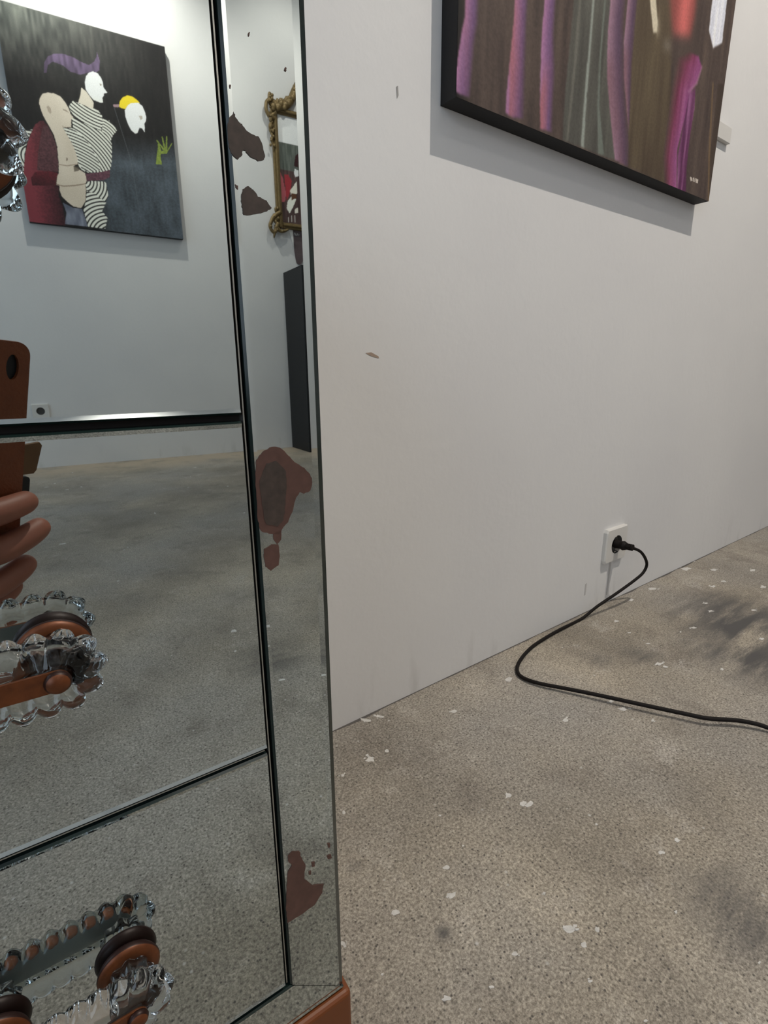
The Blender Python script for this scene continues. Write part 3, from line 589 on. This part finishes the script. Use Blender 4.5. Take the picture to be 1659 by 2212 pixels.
_tc = _nt.nodes.new('ShaderNodeTexCoord')
_n = _nt.nodes.new('ShaderNodeTexNoise'); _n.inputs['Scale'].default_value = 260; _n.inputs['Detail'].default_value = 3
_nt.links.new(_tc.outputs['Object'], _n.inputs['Vector'])
_mr = _nt.nodes.new('ShaderNodeMapRange'); _mr.inputs['To Min'].default_value = .72; _mr.inputs['To Max'].default_value = 1.28
_nt.links.new(_n.outputs['Fac'], _mr.inputs['Value'])
_mx = _nt.nodes.new('ShaderNodeVectorMath'); _mx.operation = 'SCALE'
_nt.links.new(_a.outputs['Color'], _mx.inputs[0]); _nt.links.new(_mr.outputs['Result'], _mx.inputs['Scale'])
_nt.links.new(_mx.outputs['Vector'], _b.inputs['Base Color'])

def lerpc(a, b_, t):
    t = np.clip(t, 0, 1)[:, None]; return np.array(a, float) * (1 - t) + np.array(b_, float) * t

# --- painting on the far wall: three pale figures, one striped, on black
BX0, BX1, BZ0, BZ1, TB = .004, .792, 1.328, 2.312, .035
bw, bh = BX1 - BX0, BZ1 - BZ0
p = Painter(np.linspace(0, bw, 350), np.linspace(0, bh, 430))
n1 = p.noise(.012, .05, 1); n2 = p.noise(.05, .09, 2); n3 = p.noise(.006, .006, 5)
p.c = lerpc((17, 16, 17), (34, 31, 31), n1 * .6 + n3 * .4)
top = np.clip((p.v - .66) / .3, 0, 1) * np.clip(1.15 - p.u / .62, 0, 1)
p.c = p.c * (1 - top[:, None]) + lerpc((58, 62, 60), (128, 130, 122), n1 * .7 + n2 * .5) * top[:, None]
low = np.clip((.50 - p.v + (p.u - .5) * .15) / .14, 0, 1) * np.clip((p.u - .30) / .10, 0, 1)
p.c = p.c * (1 - low[:, None]) + lerpc((46, 51, 55), (88, 96, 105), n1 * .3 + n2 * .45 + n3 * .35 + (p.u - .4) * .35) * low[:, None]
PER = .0148
p.fill(B['swirl'], lambda u, v, i: lerpc((58, 46, 64), (112, 94, 124), n1[i] * .8 + (v - .72) * 2.2))
p.stripes(B['sleeveL'], BC['sleeveL'], PER * 1.15)
p.stripes(B['torso'], BC['torso'], PER * 1.08)
p.stripes(B['arm'], BC['arm'], PER)
p.stripes(B['collar'], BC['collar'], PER * 1.08)
p.stripes(B['shoulder'], BC['shoulder'], PER * .95)
p.stripes(B['lower'], BC['lower'], PER * 1.1)
p.stripes(B['leg'], BC['leg'], PER * 1.2)
p.fill(B['neck'], (214, 204, 188))
p.fill(B['head2'], lambda u, v, i: lerpc((236, 228, 214), (248, 244, 236), (v - .62) * 8))
p.fill(B['eye2'], (150, 140, 128))
p.fill(B['cloak'], lambda u, v, i: lerpc((124, 54, 62), (44, 24, 28), (u - .05) / .13 + n3[i] * .35 - .15))
p.fill(B['cloak_in'], lambda u, v, i: lerpc((64, 40, 44), (98, 62, 66), n3[i]))
p.fill(B['cuff'], lambda u, v, i: lerpc((108, 36, 44), (56, 25, 29), (.26 - v) * 9 + n3[i] * .5))
p.fill(B['body'], lambda u, v, i: lerpc((190, 176, 158), (218, 206, 190), .3 + n2[i] * .4 + (v - .35) * .9))
for k, c in (('ear', (160, 146, 130)), ('eye1', (140, 126, 112)), ('mouth1', (120, 106, 92)), ('nipple', (112, 96, 84)), ('fold1', (140, 124, 108)), ('fold2', (132, 116, 100)), ('bow', (92, 82, 70))):
    p.fill(B[k], c, .8)
p.fill(B['sash'], lambda u, v, i: lerpc((78, 48, 58), (112, 74, 86), n3[i]))
p.fill(B['skirt'], lambda u, v, i: lerpc((84, 88, 102), (134, 138, 152), n1[i]))
p.fill(B['line'], (96, 100, 104), .55)
p.fill(B['nub'], (150, 124, 130))
p.fill(B['cap'], lambda u, v, i: lerpc((214, 150, 22), (246, 198, 40), (v - .55) * 12 + n3[i] * .4))
p.fill(B['head3'], lambda u, v, i: lerpc((222, 212, 198), (242, 236, 226), (v - .42) * 7))
p.fill(B['eye3'], (160, 150, 138), .8)
for k in ('garm', 'gpalm', 'gf1', 'gf2', 'gf3', 'gf4', 'gf5'):
    p.fill(B[k], lambda u, v, i: lerpc((98, 112, 48), (150, 166, 74), n3[i] * .6 + (.5 - v) * 3))
pb = empty('figure_painting', (BX0 + bw / 2, WF, BZ0))
tag(pb, 'dark canvas of pale figures, one striped, on the far wall, seen in the mirror', 'painting')
# its front faces the room (+y); seen from the room x runs right-to-left, as it does in the mirror image
link('canvas', p.mesh('canvas', lambda u, v: (bw / 2 - (bw - u), np.full_like(u, TB), v), 1.25), M_ART, pb)
bm = bmesh.new(); box(bm, -bw / 2, bw / 2, .0005, TB - .0005, 0, bh); obj('stretcher', bm, M_CANVBLACK, pb)

# --- painting on the near wall: velvet tubes and draped folds
AX0, AX1, AZ0, TA, AH = .546, 1.279, .870, .03, .98
aw = AX1 - AX0
p = Painter(np.linspace(0, aw, 540), np.concatenate([np.linspace(0, .62, 450), np.linspace(.63, AH, 60)]))
n1 = p.noise(.006, .07, 11); n2 = p.noise(.022, .11, 12); n3 = p.noise(.003, .003, 13)
p.c = lerpc((58, 48, 46), (92, 78, 70), n1 * .5 + n2 * .4 + n3 * .3 - .1)
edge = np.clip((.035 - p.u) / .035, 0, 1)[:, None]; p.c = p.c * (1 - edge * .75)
def extend(poly):
    """carry a shape that leaves the measured part straight up to the canvas top"""
    q = np.array(poly); zt = q[:, 1].max()
    return [(x, (AH if z > zt - .02 else z)) for x, z in poly]
def tubecol(poly, edgec, core, blot):
    q = np.array(poly)
    def f(u, v, i):
        # left boundary of the shape at this height
        lo = np.full(u.shape, 9.); hi = np.full(u.shape, -9.)
        n = len(q)
        for k in range(n):
            a, b_ = q[k], q[(k+1) % n]
            if abs(a[1] - b_[1]) < 1e-6: continue
            m_ = ((a[1] > v) != (b_[1] > v))
            x = (b_[0]-a[0]) * (v - a[1]) / (b_[1]-a[1]) + a[0]
            lo = np.where(m_, np.minimum(lo, x), lo); hi = np.where(m_, np.maximum(hi, x), hi)
        t = np.clip((u - lo) / np.maximum(hi - lo, 1e-4), 0, 1)
        c = lerpc(edgec, core, (t - .05) * 1.6)
        bl = np.clip((n2[i] - .5) * 5, 0, 1) * np.clip(1.2 - t * 1.4, 0, 1)
        c = c * (1 - bl[:, None] * .75) + np.array(blot) * bl[:, None] * .75
        rim = np.clip((t - .72) / .28, 0, 1)[:, None]
        base = np.array((78, 62, 64))
        return c * (1 - rim * .85) + base * rim * .85 + (n3[i][:, None] - .5) * 9
    return f
p.fill(extend(A_['grey']), lambda u, v, i: lerpc((66, 64, 60), (96, 95, 88), n1[i] * .6 + n2[i] * .3))
p.fill(A_['olive'], lambda u, v, i: lerpc((66, 54, 44), (100, 88, 68), n2[i] * .5 + n1[i] * .4))
for k, c in (('g1', (150, 158, 150)), ('g2', (104, 102, 94)), ('g3', (108, 116, 108))): p.fill(extend(A_[k]), c, .8)
for k in ('tube1', 'tube2', 'tube3'):
    P_ = extend(A_[k]); p.fill(P_, tubecol(P_, (162, 114, 150), (104, 76, 112), (160, 96, 100)))
for k in ('tube4', 'tube5'):
    P_ = extend(A_[k]); p.fill(P_, tubecol(P_, (146, 114, 130), (84, 64, 84), (118, 84, 92)))
p.fill(A_['stick'], (196, 186, 164)); p.fill(extend(A_['white']), lambda u, v, i: lerpc((196, 198, 210), (232, 232, 238), n1[i]))
P_ = extend(A_['pink']); q0 = np.array(P_)[:, 0].mean()
p.fill(P_, lambda u, v, i: lerpc((214, 112, 108), (132, 70, 66), np.abs(u - q0) / .035 + n3[i] * .2))
p.fill(A_['dab'], (150, 146, 142), .7)
q1 = np.array(P_); bx0, bx1, bz0 = q1[:, 0].min() - .03, q1[:, 0].max() + .02, q1[:, 1].min() - .04
p.blur(60, [(bx0, bz0), (bx1, bz0), (bx1, AH), (bx0, AH)])
p.fill(extend(A_['white']), lambda u, v, i: lerpc((196, 198, 210), (232, 232, 238), n1[i]))
P_ = A_['mag']; qm = np.array(P_); base_c = p.c.copy()
def magcol(u, v, i):
    lo = np.full(u.shape, 9.); hi = np.full(u.shape, -9.)
    for k in range(len(qm)):
        a, b_ = qm[k], qm[(k+1) % len(qm)]
        if abs(a[1] - b_[1]) < 1e-6: continue
        m_ = ((a[1] > v) != (b_[1] > v)); x = (b_[0]-a[0]) * (v - a[1]) / (b_[1]-a[1]) + a[0]
        lo = np.where(m_, np.minimum(lo, x), lo); hi = np.where(m_, np.maximum(hi, x), hi)
    t = np.clip((u - lo) / np.maximum(hi - lo, 1e-4), 0, 1)
    c = lerpc((118, 46, 62), (152, 84, 134), t * 1.1) * .9 + (n1[i][:, None] - .5) * 26
    c = np.where((v > .30)[:, None], c * .8 + np.array((84, 70, 66)) * .2, c)
    al = np.clip(t / .45, 0, 1)[:, None] * np.clip((.40 - v) / .08, .25, 1)[:, None]
    return base_c[i] * (1 - al) + c * al
p.fill(P_, magcol)
P2 = A_['mag2']; p.fill(P2, lambda u, v, i: lerpc((84, 40, 74), (160, 108, 148), (n1[i] - .30) * 1.2))
p.fill(A_['knee'], (150, 106, 132), .7); p.fill(A_['brown'], (116, 94, 66), .7); p.fill(A_['darkR'], (48, 38, 30), .5)
p.blur(3)
for k in ('sig1', 'sig2', 'sig3'): p.fill(A_[k], (196, 186, 176), .9)
pa = empty('velvet_painting', (AX0 + aw / 2, WB, AZ0))
tag(pa, 'unframed painting of purple velvet tubes and folds hanging on the near wall', 'painting')
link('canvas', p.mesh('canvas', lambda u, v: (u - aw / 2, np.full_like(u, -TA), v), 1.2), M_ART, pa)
bm = bmesh.new(); box(bm, -aw / 2, aw / 2, -TA + .0005, -.0005, 0, AH); obj('stretcher', bm, M_CANVBLACK, pa)

# label plate beside it
bm = bmesh.new(); box(bm, 1.330, 1.392, WB - .008, WB, 1.005, 1.035, .001, 1)
tag(obj('wall_label', bm, M_PLAST), 'small blank white label plate beside the velvet painting', 'label')

# ------------------------------------------------------------------ gilt frame, pennant and pedestal at the far wall
gx0, gx1, gz0, gz1 = 1.408, 1.99, 1.468, 2.165
gl = empty('gilt_frame', ((gx0 + gx1) / 2, WF, gz0))
tag(gl, 'ornate gilt frame with carved crest on the far wall, seen in the mirror strip', 'picture frame')
gxc = (gx0 + gx1) / 2
def G3(x, y, z): return Vector((x - gxc, y, z - gz0))
MW = .040
for (x0, x1, z0, z1) in ((gx0, gx0 + MW, gz0, gz1), (gx1 - MW, gx1, gz0, gz1), (gx0 + MW, gx1 - MW, gz0, gz0 + .037), (gx0 + MW, gx1 - MW, gz1 - .037, gz1)):
    bm = bmesh.new(); box(bm, x0 - gxc, x1 - gxc, 0, .022, z0 - gz0, z1 - gz0, .004, 2)
    if z1 - z0 > .1: box(bm, x0 + .012 - gxc, x1 - .012 - gxc, .018, .034, z0 - gz0, z1 - gz0, .005, 2)
    else: box(bm, x0 - gxc, x1 - gxc, .018, .034, z0 + .012 - gz0, z1 - .010 - gz0, .005, 2)
    obj('moulding', bm, M_GILT, gl)
# mirror glass, its reflected scene painted on as flat colour
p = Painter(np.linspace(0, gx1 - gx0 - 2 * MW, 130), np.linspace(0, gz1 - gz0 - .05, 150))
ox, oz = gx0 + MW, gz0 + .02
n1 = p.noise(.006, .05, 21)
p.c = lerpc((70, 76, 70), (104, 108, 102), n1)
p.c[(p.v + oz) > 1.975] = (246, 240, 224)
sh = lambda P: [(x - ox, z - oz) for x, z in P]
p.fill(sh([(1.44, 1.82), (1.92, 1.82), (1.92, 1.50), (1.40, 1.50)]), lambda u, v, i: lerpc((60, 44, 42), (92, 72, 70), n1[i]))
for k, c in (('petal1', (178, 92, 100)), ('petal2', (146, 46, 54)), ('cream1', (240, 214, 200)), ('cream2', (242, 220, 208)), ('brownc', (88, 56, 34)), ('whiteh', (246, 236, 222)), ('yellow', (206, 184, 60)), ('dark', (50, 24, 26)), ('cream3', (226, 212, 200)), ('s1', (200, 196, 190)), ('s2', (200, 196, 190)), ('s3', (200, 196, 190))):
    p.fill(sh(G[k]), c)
link('painted_reflection', p.mesh('painted_reflection', lambda u, v: (u + ox - gxc, np.full_like(u, .012), v + oz - gz0), 1.3), M_ART, gl)
def scroll(pts, r0, r1, sub=6):
    bm = bmesh.new(); P = catmull([G3(*q) for q in pts], sub)
    tube(bm, P, lambda t: r0 + (r1 - r0) * t, 8); return bm
def mirror_x(pts): return [(2 * gxc - x, y, z) for x, y, z in pts]
orn = [  # left-hand ornaments, mirrored for the right side
    ('corner_scroll', [(1.432, .03, 2.13), (1.395, .03, 2.10), (1.372, .03, 2.13), (1.378, .03, 2.175), (1.405, .03, 2.19), (1.43, .03, 2.175)], .014, .009),
    ('corner_scroll', [(1.40, .03, 2.18), (1.396, .03, 2.205), (1.40, .03, 2.225), (1.41, .03, 2.215)], .012, .007),
    ('side_scroll', [(1.408, .026, 2.075), (1.392, .026, 2.05), (1.394, .026, 2.02), (1.405, .026, 1.99), (1.398, .026, 1.965), (1.408, .026, 1.94)], .010, .006),
    ('corner_scroll', [(1.43, .03, 1.56), (1.385, .03, 1.53), (1.365, .03, 1.50), (1.352, .03, 1.465), (1.372, .03, 1.435), (1.395, .03, 1.45), (1.39, .03, 1.48)], .014, .009),
    ('corner_scroll', [(1.41, .03, 1.49), (1.385, .03, 1.44), (1.375, .03, 1.40)], .018, .004),
    ('corner_leaf', [(1.39, .03, 1.47), (1.43, .03, 1.445), (1.48, .03, 1.462)], .016, .006)]
for nm, pts, r0, r1 in orn:
    for P in (pts, mirror_x(pts)):
        bm = scroll(P, r0, r1)
        for q in P[1::2]:
            ball(bm, G3(q[0] + .004, q[1] + .008, q[2]), .010, (1, .7, 1), 8, 6)
        obj(nm, bm, M_GILT, gl, smooth=True)
r3_ = random.Random(12)
for sgn in (-1, 1):
    bm = bmesh.new()
    for k in range(46):
        z = r3_.choice([r3_.uniform(1.90, 2.15), r3_.uniform(1.44, 1.60), r3_.uniform(2.08, 2.2)])
        x = gxc + sgn * ((gx1 - gx0) / 2 + r3_.uniform(-.012, .022))
        ball(bm, G3(x, r3_.uniform(.02, .038), z), r3_.uniform(.005, .012), (1, .7, r3_.uniform(.8, 1.8)), 7, 5)
    obj('carved_leaves', bm, M_GILT, gl, smooth=True)
# carved crest: arch with leaves rising to the middle
bm = bmesh.new()
arch = [(1.42, 2.15), (1.46, 2.165), (1.50, 2.18), (1.54, 2.215), (1.575, 2.28), (1.62, 2.34), (gxc, 2.38)]
arch = arch + [(2 * gxc - x, z) for x, z in arch[-2::-1]]
tube(bm, catmull([G3(x, .028, z) for x, z in arch], 6), .024, 8)
r2 = random.Random(4)
for x, z in [(q.x, q.z) for q in catmull([G3(x, .028, z) for x, z in arch], 4)]:
    ball(bm, (x + r2.uniform(-.012, .012), .045, z + r2.uniform(-.014, .02)), r2.uniform(.010, .019), (1, .6, 1.1), 8, 6)
    ball(bm, (x, .03, z + .026), r2.uniform(.008, .016), (.8, .6, 1.5), 8, 6)
obj('crest', bm, M_GILT, gl, smooth=True)

# tapering dark pennant hanging under the frame
pn = empty('pennant', (1.53, WF, 1.256)); tag(pn, 'dark tapering pennant with pale lettering under the gilt frame', 'pennant')
dark = [(1.520, 1.468), (1.523, 1.40), (1.526, 1.34), (1.532, 1.289), (1.538, 1.265), (1.557, 1.256), (1.568, 1.259), (1.600, 1.30), (1.615, 1.40), (1.62, 1.468)]
bm = bmesh.new(); prism(bm, [(x - 1.53, .002, z - 1.256) for x, z in dark], (0, .004, 0)); obj('cloth', bm, mat('plum_grey_cloth', l4(92, 78, 80), .8, noise=.35, nscale=40), pn)
bm = bmesh.new(); prism(bm, [(x - 1.53, .0025, z - 1.256) for x, z in [(1.4925, 1.468), (1.5200, 1.468), (1.523, 1.40), (1.520, 1.36), (1.513, 1.39), (1.503, 1.43)]], (0, .0035, 0)); obj('border', bm, mat('white_cloth_border', (.9, .88, .86, 1), .7), pn)
bm = bmesh.new()
for pts in ([(1.529, 1.452), (1.529, 1.438)], [(1.529, 1.450), (1.535, 1.453), (1.538, 1.448), (1.539, 1.436)], [(1.543, 1.450), (1.543, 1.440), (1.549, 1.437), (1.553, 1.442), (1.553, 1.452)], [(1.557, 1.450), (1.562, 1.436), (1.567, 1.446)]):
    tube(bm, [Vector((x - 1.53, .0062, z - 1.256)) for x, z in pts], .0014, 6)
obj('lettering', bm, M_PLAST, pn)

bm = bmesh.new(); box(bm, 1.437, 1.80, WF + .001, -2.915, 0, 1.19, .002, 1)
ped = empty('pedestal', (1.62, -3.08, 0)); tag(ped, 'tall black pedestal against the far wall below the gilt frame', 'pedestal')
o = obj('body', bm, M_BLACK, ped); o.location = (-1.62, 3.08, 0)
bm = bmesh.new(); box(bm, 1.4365, 1.8005, WF + .001, -2.9145, 1.19, 1.194, .001, 1); o = obj('top', bm, M_BLACK, ped); o.location = (-1.62, 3.08, 0)

# ------------------------------------------------------------------ sockets
def socket(x, z, y, s, label, w=.086, hgt=.080):
    e = empty('wall_socket', (x, y, z)); tag(e, label, 'socket'); e.rotation_euler = (0, 0, 0 if s < 0 else math.pi)
    # plate with a round well: ring of quads from the hole to the square outline
    bm = bmesh.new(); n = 48; R = .0215; t = .010
    hole, sq, back, low = [], [], [], []
    for k in range(n):
        a = 2 * math.pi * k / n; c, sn = math.cos(a), math.sin(a)
        m_ = 1 / max(abs(c) / (w / 2 - .002), abs(sn) / (hgt / 2 - .002)); m2_ = 1 / max(abs(c) / (w / 2), abs(sn) / (hgt / 2))
        hole.append(bm.verts.new((R * c, -t, R * sn))); sq.append(bm.verts.new((m_ * c, -t, m_ * sn)))
        low.append(bm.verts.new((m2_ * c, -t + .0025, m2_ * sn))); back.append(bm.verts.new((m2_ * c, 0, m2_ * sn)))
    for k in range(n):
        j = (k + 1) % n
        bm.faces.new((hole[k], hole[j], sq[j], sq[k])); bm.faces.new((sq[k], sq[j], low[j], low[k])); bm.faces.new((low[k], low[j], back[j], back[k]))
    obj('plate', bm, M_PLAST, e)
    bm = bmesh.new(); lathe(bm, [(.0215, -t), (.0205, -t + .004), (.020, -.001)], 'Y', 36)
    bm.faces.ensure_lookup_table(); bmesh.ops.delete(bm, geom=[f for f in bm.faces if len(f.verts) > 4][:1], context='FACES_ONLY')
    obj('well', bm, M_PLASTG, e)
    for sz in (-1, 1):
        bm = bmesh.new(); box(bm, -.002, .002, -.0075, -.001, sz * .0185 - .0012, sz * .0185 + .0012); obj('earth_clip', bm, M_CHROME, e)
    return e
s1 = socket(1.102, .147, WB, -1, 'white wall socket with black cord plugged in')
s2 = socket(-.096, .330, WF, 1, 'empty white wall socket on far wall, reflected beside the phone')

# cord with plug: flat two-pin plug body, ribbed strain relief, cable running over the floor
cord = empty('power_cord', (1.100, .56, 0)); tag(cord, 'black power cord plugged into the wall socket and trailing over the floor', 'cord')
OC = Vector((1.100, .56, 0))
bm = bmesh.new()
lathe(bm, [(.0085, .5965 - .56), (.0105, .592 - .56), (.0095, .586 - .56), (.0090, .580 - .56), (.0108, .573 - .56), (.008, .566 - .56)], 'Y', 28, (.002, 0, .148))
obj('plug', bm, M_CABLE, cord, smooth=False)
bm = bmesh.new()
for k in range(4):
    lathe(bm, [(.0062, .566 - .56 - k * .0042), (.0074, .565 - .56 - k * .0042), (.0074, .563 - .56 - k * .0042), (.0058, .5622 - .56 - k * .0042)], 'Y', 16, (.001 - .0005 * k, 0, .1485 + .0004 * k))
obj('strain_relief', bm, M_CABLE, cord)
bm = bmesh.new()
P = catmull([Vector((1.099, .568, .1485))] + [Vector(q) for q in C] + [Vector((.90, .06, .0034)), Vector((1.1, -.15, .0034)), Vector((1.5, -.3, .0034))], 8)
tube(bm, [q - OC for q in P], .0033, 10)
obj('cable', bm, M_CABLE, cord, smooth=True)

# ------------------------------------------------------------------ phone in a leather case, and the hand holding it (seen in the mirror)
ph = bpy.data.objects.new('phone', None); COL.objects.link(ph)
PH = Matrix.Translation((0, 0, CAM_H)) @ cam_rot @ Matrix.Translation((0, 0, .0035)) @ Matrix.Rotation(math.radians(-3.2), 4, 'Z')
ph.matrix_world = PH; tag(ph, 'phone in a brown leather wallet case held up to the mirror', 'phone')
def rounded(x0, x1, y0, y1, r, n=6):
    pts = []
    for (cx_, cy_, a0) in ((x1 - r, y1 - r, 0), (x0 + r, y1 - r, 90), (x0 + r, y0 + r, 180), (x1 - r, y0 + r, 270)):
        for k in range(n + 1):
            a = math.radians(a0 + 90 * k / n); pts.append((cx_ + r * math.cos(a), cy_ + r * math.sin(a)))
    out = []
    for k in range(len(pts)):
        a, b_ = pts[k], pts[(k+1) % len(pts)]; m_ = max(1, int(math.hypot(b_[0]-a[0], b_[1]-a[1]) / .004))
        out += [(a[0] + (b_[0]-a[0]) * q / m_, a[1] + (b_[1]-a[1]) * q / m_) for q in range(m_)]
    return out
def ring_panel(bm, outer, holec, rx, ry, z0, z1):
    """panel with an oval hole so that the lens really looks out of the case"""
    n = len(outer)
    vo0 = [bm.verts.new((x, y, z0)) for x, y in outer]; vo1 = [bm.verts.new((x, y, z1)) for x, y in outer]
    hh = []
    for x, y in outer:
        a = math.atan2((y - holec[1]) , (x - holec[0])); hh.append((holec[0] + rx * math.cos(a), holec[1] + ry * math.sin(a)))
    vh0 = [bm.verts.new((x, y, z0)) for x, y in hh]; vh1 = [bm.verts.new((x, y, z1)) for x, y in hh]
    for k in range(n):
        j = (k + 1) % n
        bm.faces.new((vo0[k], vo0[j], vh0[j], vh0[k])); bm.faces.new((vo1[k], vo1[j], vh1[j], vh1[k]))
        bm.faces.new((vo0[k], vo0[j], vo1[j], vo1[k])); bm.faces.new((vh0[k], vh0[j], vh1[j], vh1[k]))
bm = bmesh.new(); ring_panel(bm, rounded(-.070, .0088, -.135, .0215, .009), (-.0028, .0045), .0042, .0085, 0, .0022)
obj('case_back', bm, M_LEATHER, ph)
bm = bmesh.new(); prism(bm, [(x, y, .0023) for x, y in rounded(-.068, .0068, -.133, .0195, .008)], (0, 0, .008)); obj('phone_body', bm, M_BLACK, ph)
bm = bmesh.new(); prism(bm, [(x, y, .0104) for x, y in rounded(-.065, .004, -.128, .015, .005)], (0, 0, .0004)); obj('screen', bm, mat('dark_screen_glass', (.02, .02, .025, 1), .1), ph)
bm = bmesh.new(); prism(bm, [(.0072, -.051, .0005), (.0205, -.0495, .001), (.0225, -.052, .001), (.0195, -.071, .001), (.0175, -.0735, .001), (.0072, -.0735, .0005)], (0, 0, .0022)); obj('clasp_tab', bm, M_LEATHER2, ph)
bm = bmesh.new(); prism(bm, [(x, y, .001) for x, y in rounded(.004, .0150, -.100, -.0755, .003)], (0, 0, .003)); obj('clasp_snap', bm, M_BLACK, ph)

def skin_mesh(name, chains, parent, m):
    """chains: list of lists of (point, radius); a point equal to an earlier one joins there"""
    vs, es, rs = [], [], []
    def idx(pt, r):
        for i, q in enumerate(vs):
            if (Vector(q) - Vector(pt)).length < 1e-6: return i
        vs.append(pt); rs.append(r); return len(vs) - 1
    for ch in chains:
        last = None
        for pt, r in ch:
            i = idx(pt, r)
            if last is not None: es.append((last, i))
            last = i
    me = bpy.data.meshes.new(name); me.from_pydata(vs, es, [])
    o = bpy.data.objects.new(name, me); COL.objects.link(o)
    md = o.modifiers.new('skin', 'SKIN'); md.use_smooth_shade = True
    for i, r in enumerate(rs):
        me.skin_vertices[0].data[i].radius = (r, r)
    me.skin_vertices[0].data[0].use_root = True
    sd = o.modifiers.new('sub', 'SUBSURF'); sd.levels = 2; sd.render_levels = 2
    bpy.context.view_layer.update()
    dg = bpy.context.evaluated_depsgraph_get()
    me2 = bpy.data.meshes.new_from_object(o.evaluated_get(dg))
    bpy.data.objects.remove(o, do_unlink=True)
    me2.shade_smooth(); me2.materials.clear()
    o2 = link(name, me2, m, parent); return o2
person = bpy.data.objects.new('person', None); COL.objects.link(person)
person.matrix_world = PH; tag(person, 'bare left hand wrapped round the leather phone case, reflected in the mirror', 'person')
Wp = (-.106, -.205, .045)
PALM = (-.096, -.145, .020)
K = [(-.088, -.095, -.006), (-.090, -.118, -.008), (-.088, -.141, -.006), (-.084, -.162, -.002)]
fing = [
    [((-.052, -.106, -.0085), .0088), ((-.022, -.107, -.0105), .0090), ((-.002, -.103, -.0095), .0080), ((.0105, -.1015, -.0065), .0070)],
    [((-.050, -.136, -.0095), .0092), ((-.018, -.136, -.0125), .0095), ((.006, -.128, -.0115), .0084), ((.0205, -.1215, -.0085), .0072)],
    [((-.050, -.163, -.0090), .0090), ((-.022, -.165, -.0120), .0092), ((-.002, -.157, -.0110), .0082), ((.0115, -.1495, -.0085), .0070)],
    [((-.050, -.181, -.0060), .0080), ((-.028, -.183, -.0085), .0080), ((-.009, -.174, -.0090), .0076), ((.0025, -.1660, -.0070), .0064)]]
chains = [[(PALM, .017), (Wp, .021), ((-.130, -.290, .110), .027), ((-.185, -.400, .215), .036)]]
for k, fch in zip(K, fing):
    chains.append([(PALM, .017), (k, .0118)] + [((x + .003, y + .012, z - .001), r * 1.16) for (x, y, z), r in fch])
chains.append([(PALM, .017), ((-.086, -.115, .034), .0125), ((-.060, -.098, .028), .0098), ((-.036, -.084, .0245), .0082)])
hand = skin_mesh('hand', chains, person, M_SKIN)
bm = bmesh.new()
tube(bm, catmull([Vector((-.118, -.262, .087)), Vector((-.130, -.290, .110)), Vector((-.160, -.350, .165)), Vector((-.190, -.410, .225))], 6), lambda t: .036 + .012 * t, 18)
obj('sleeve', bm, M_SLEEVE, person, smooth=True)
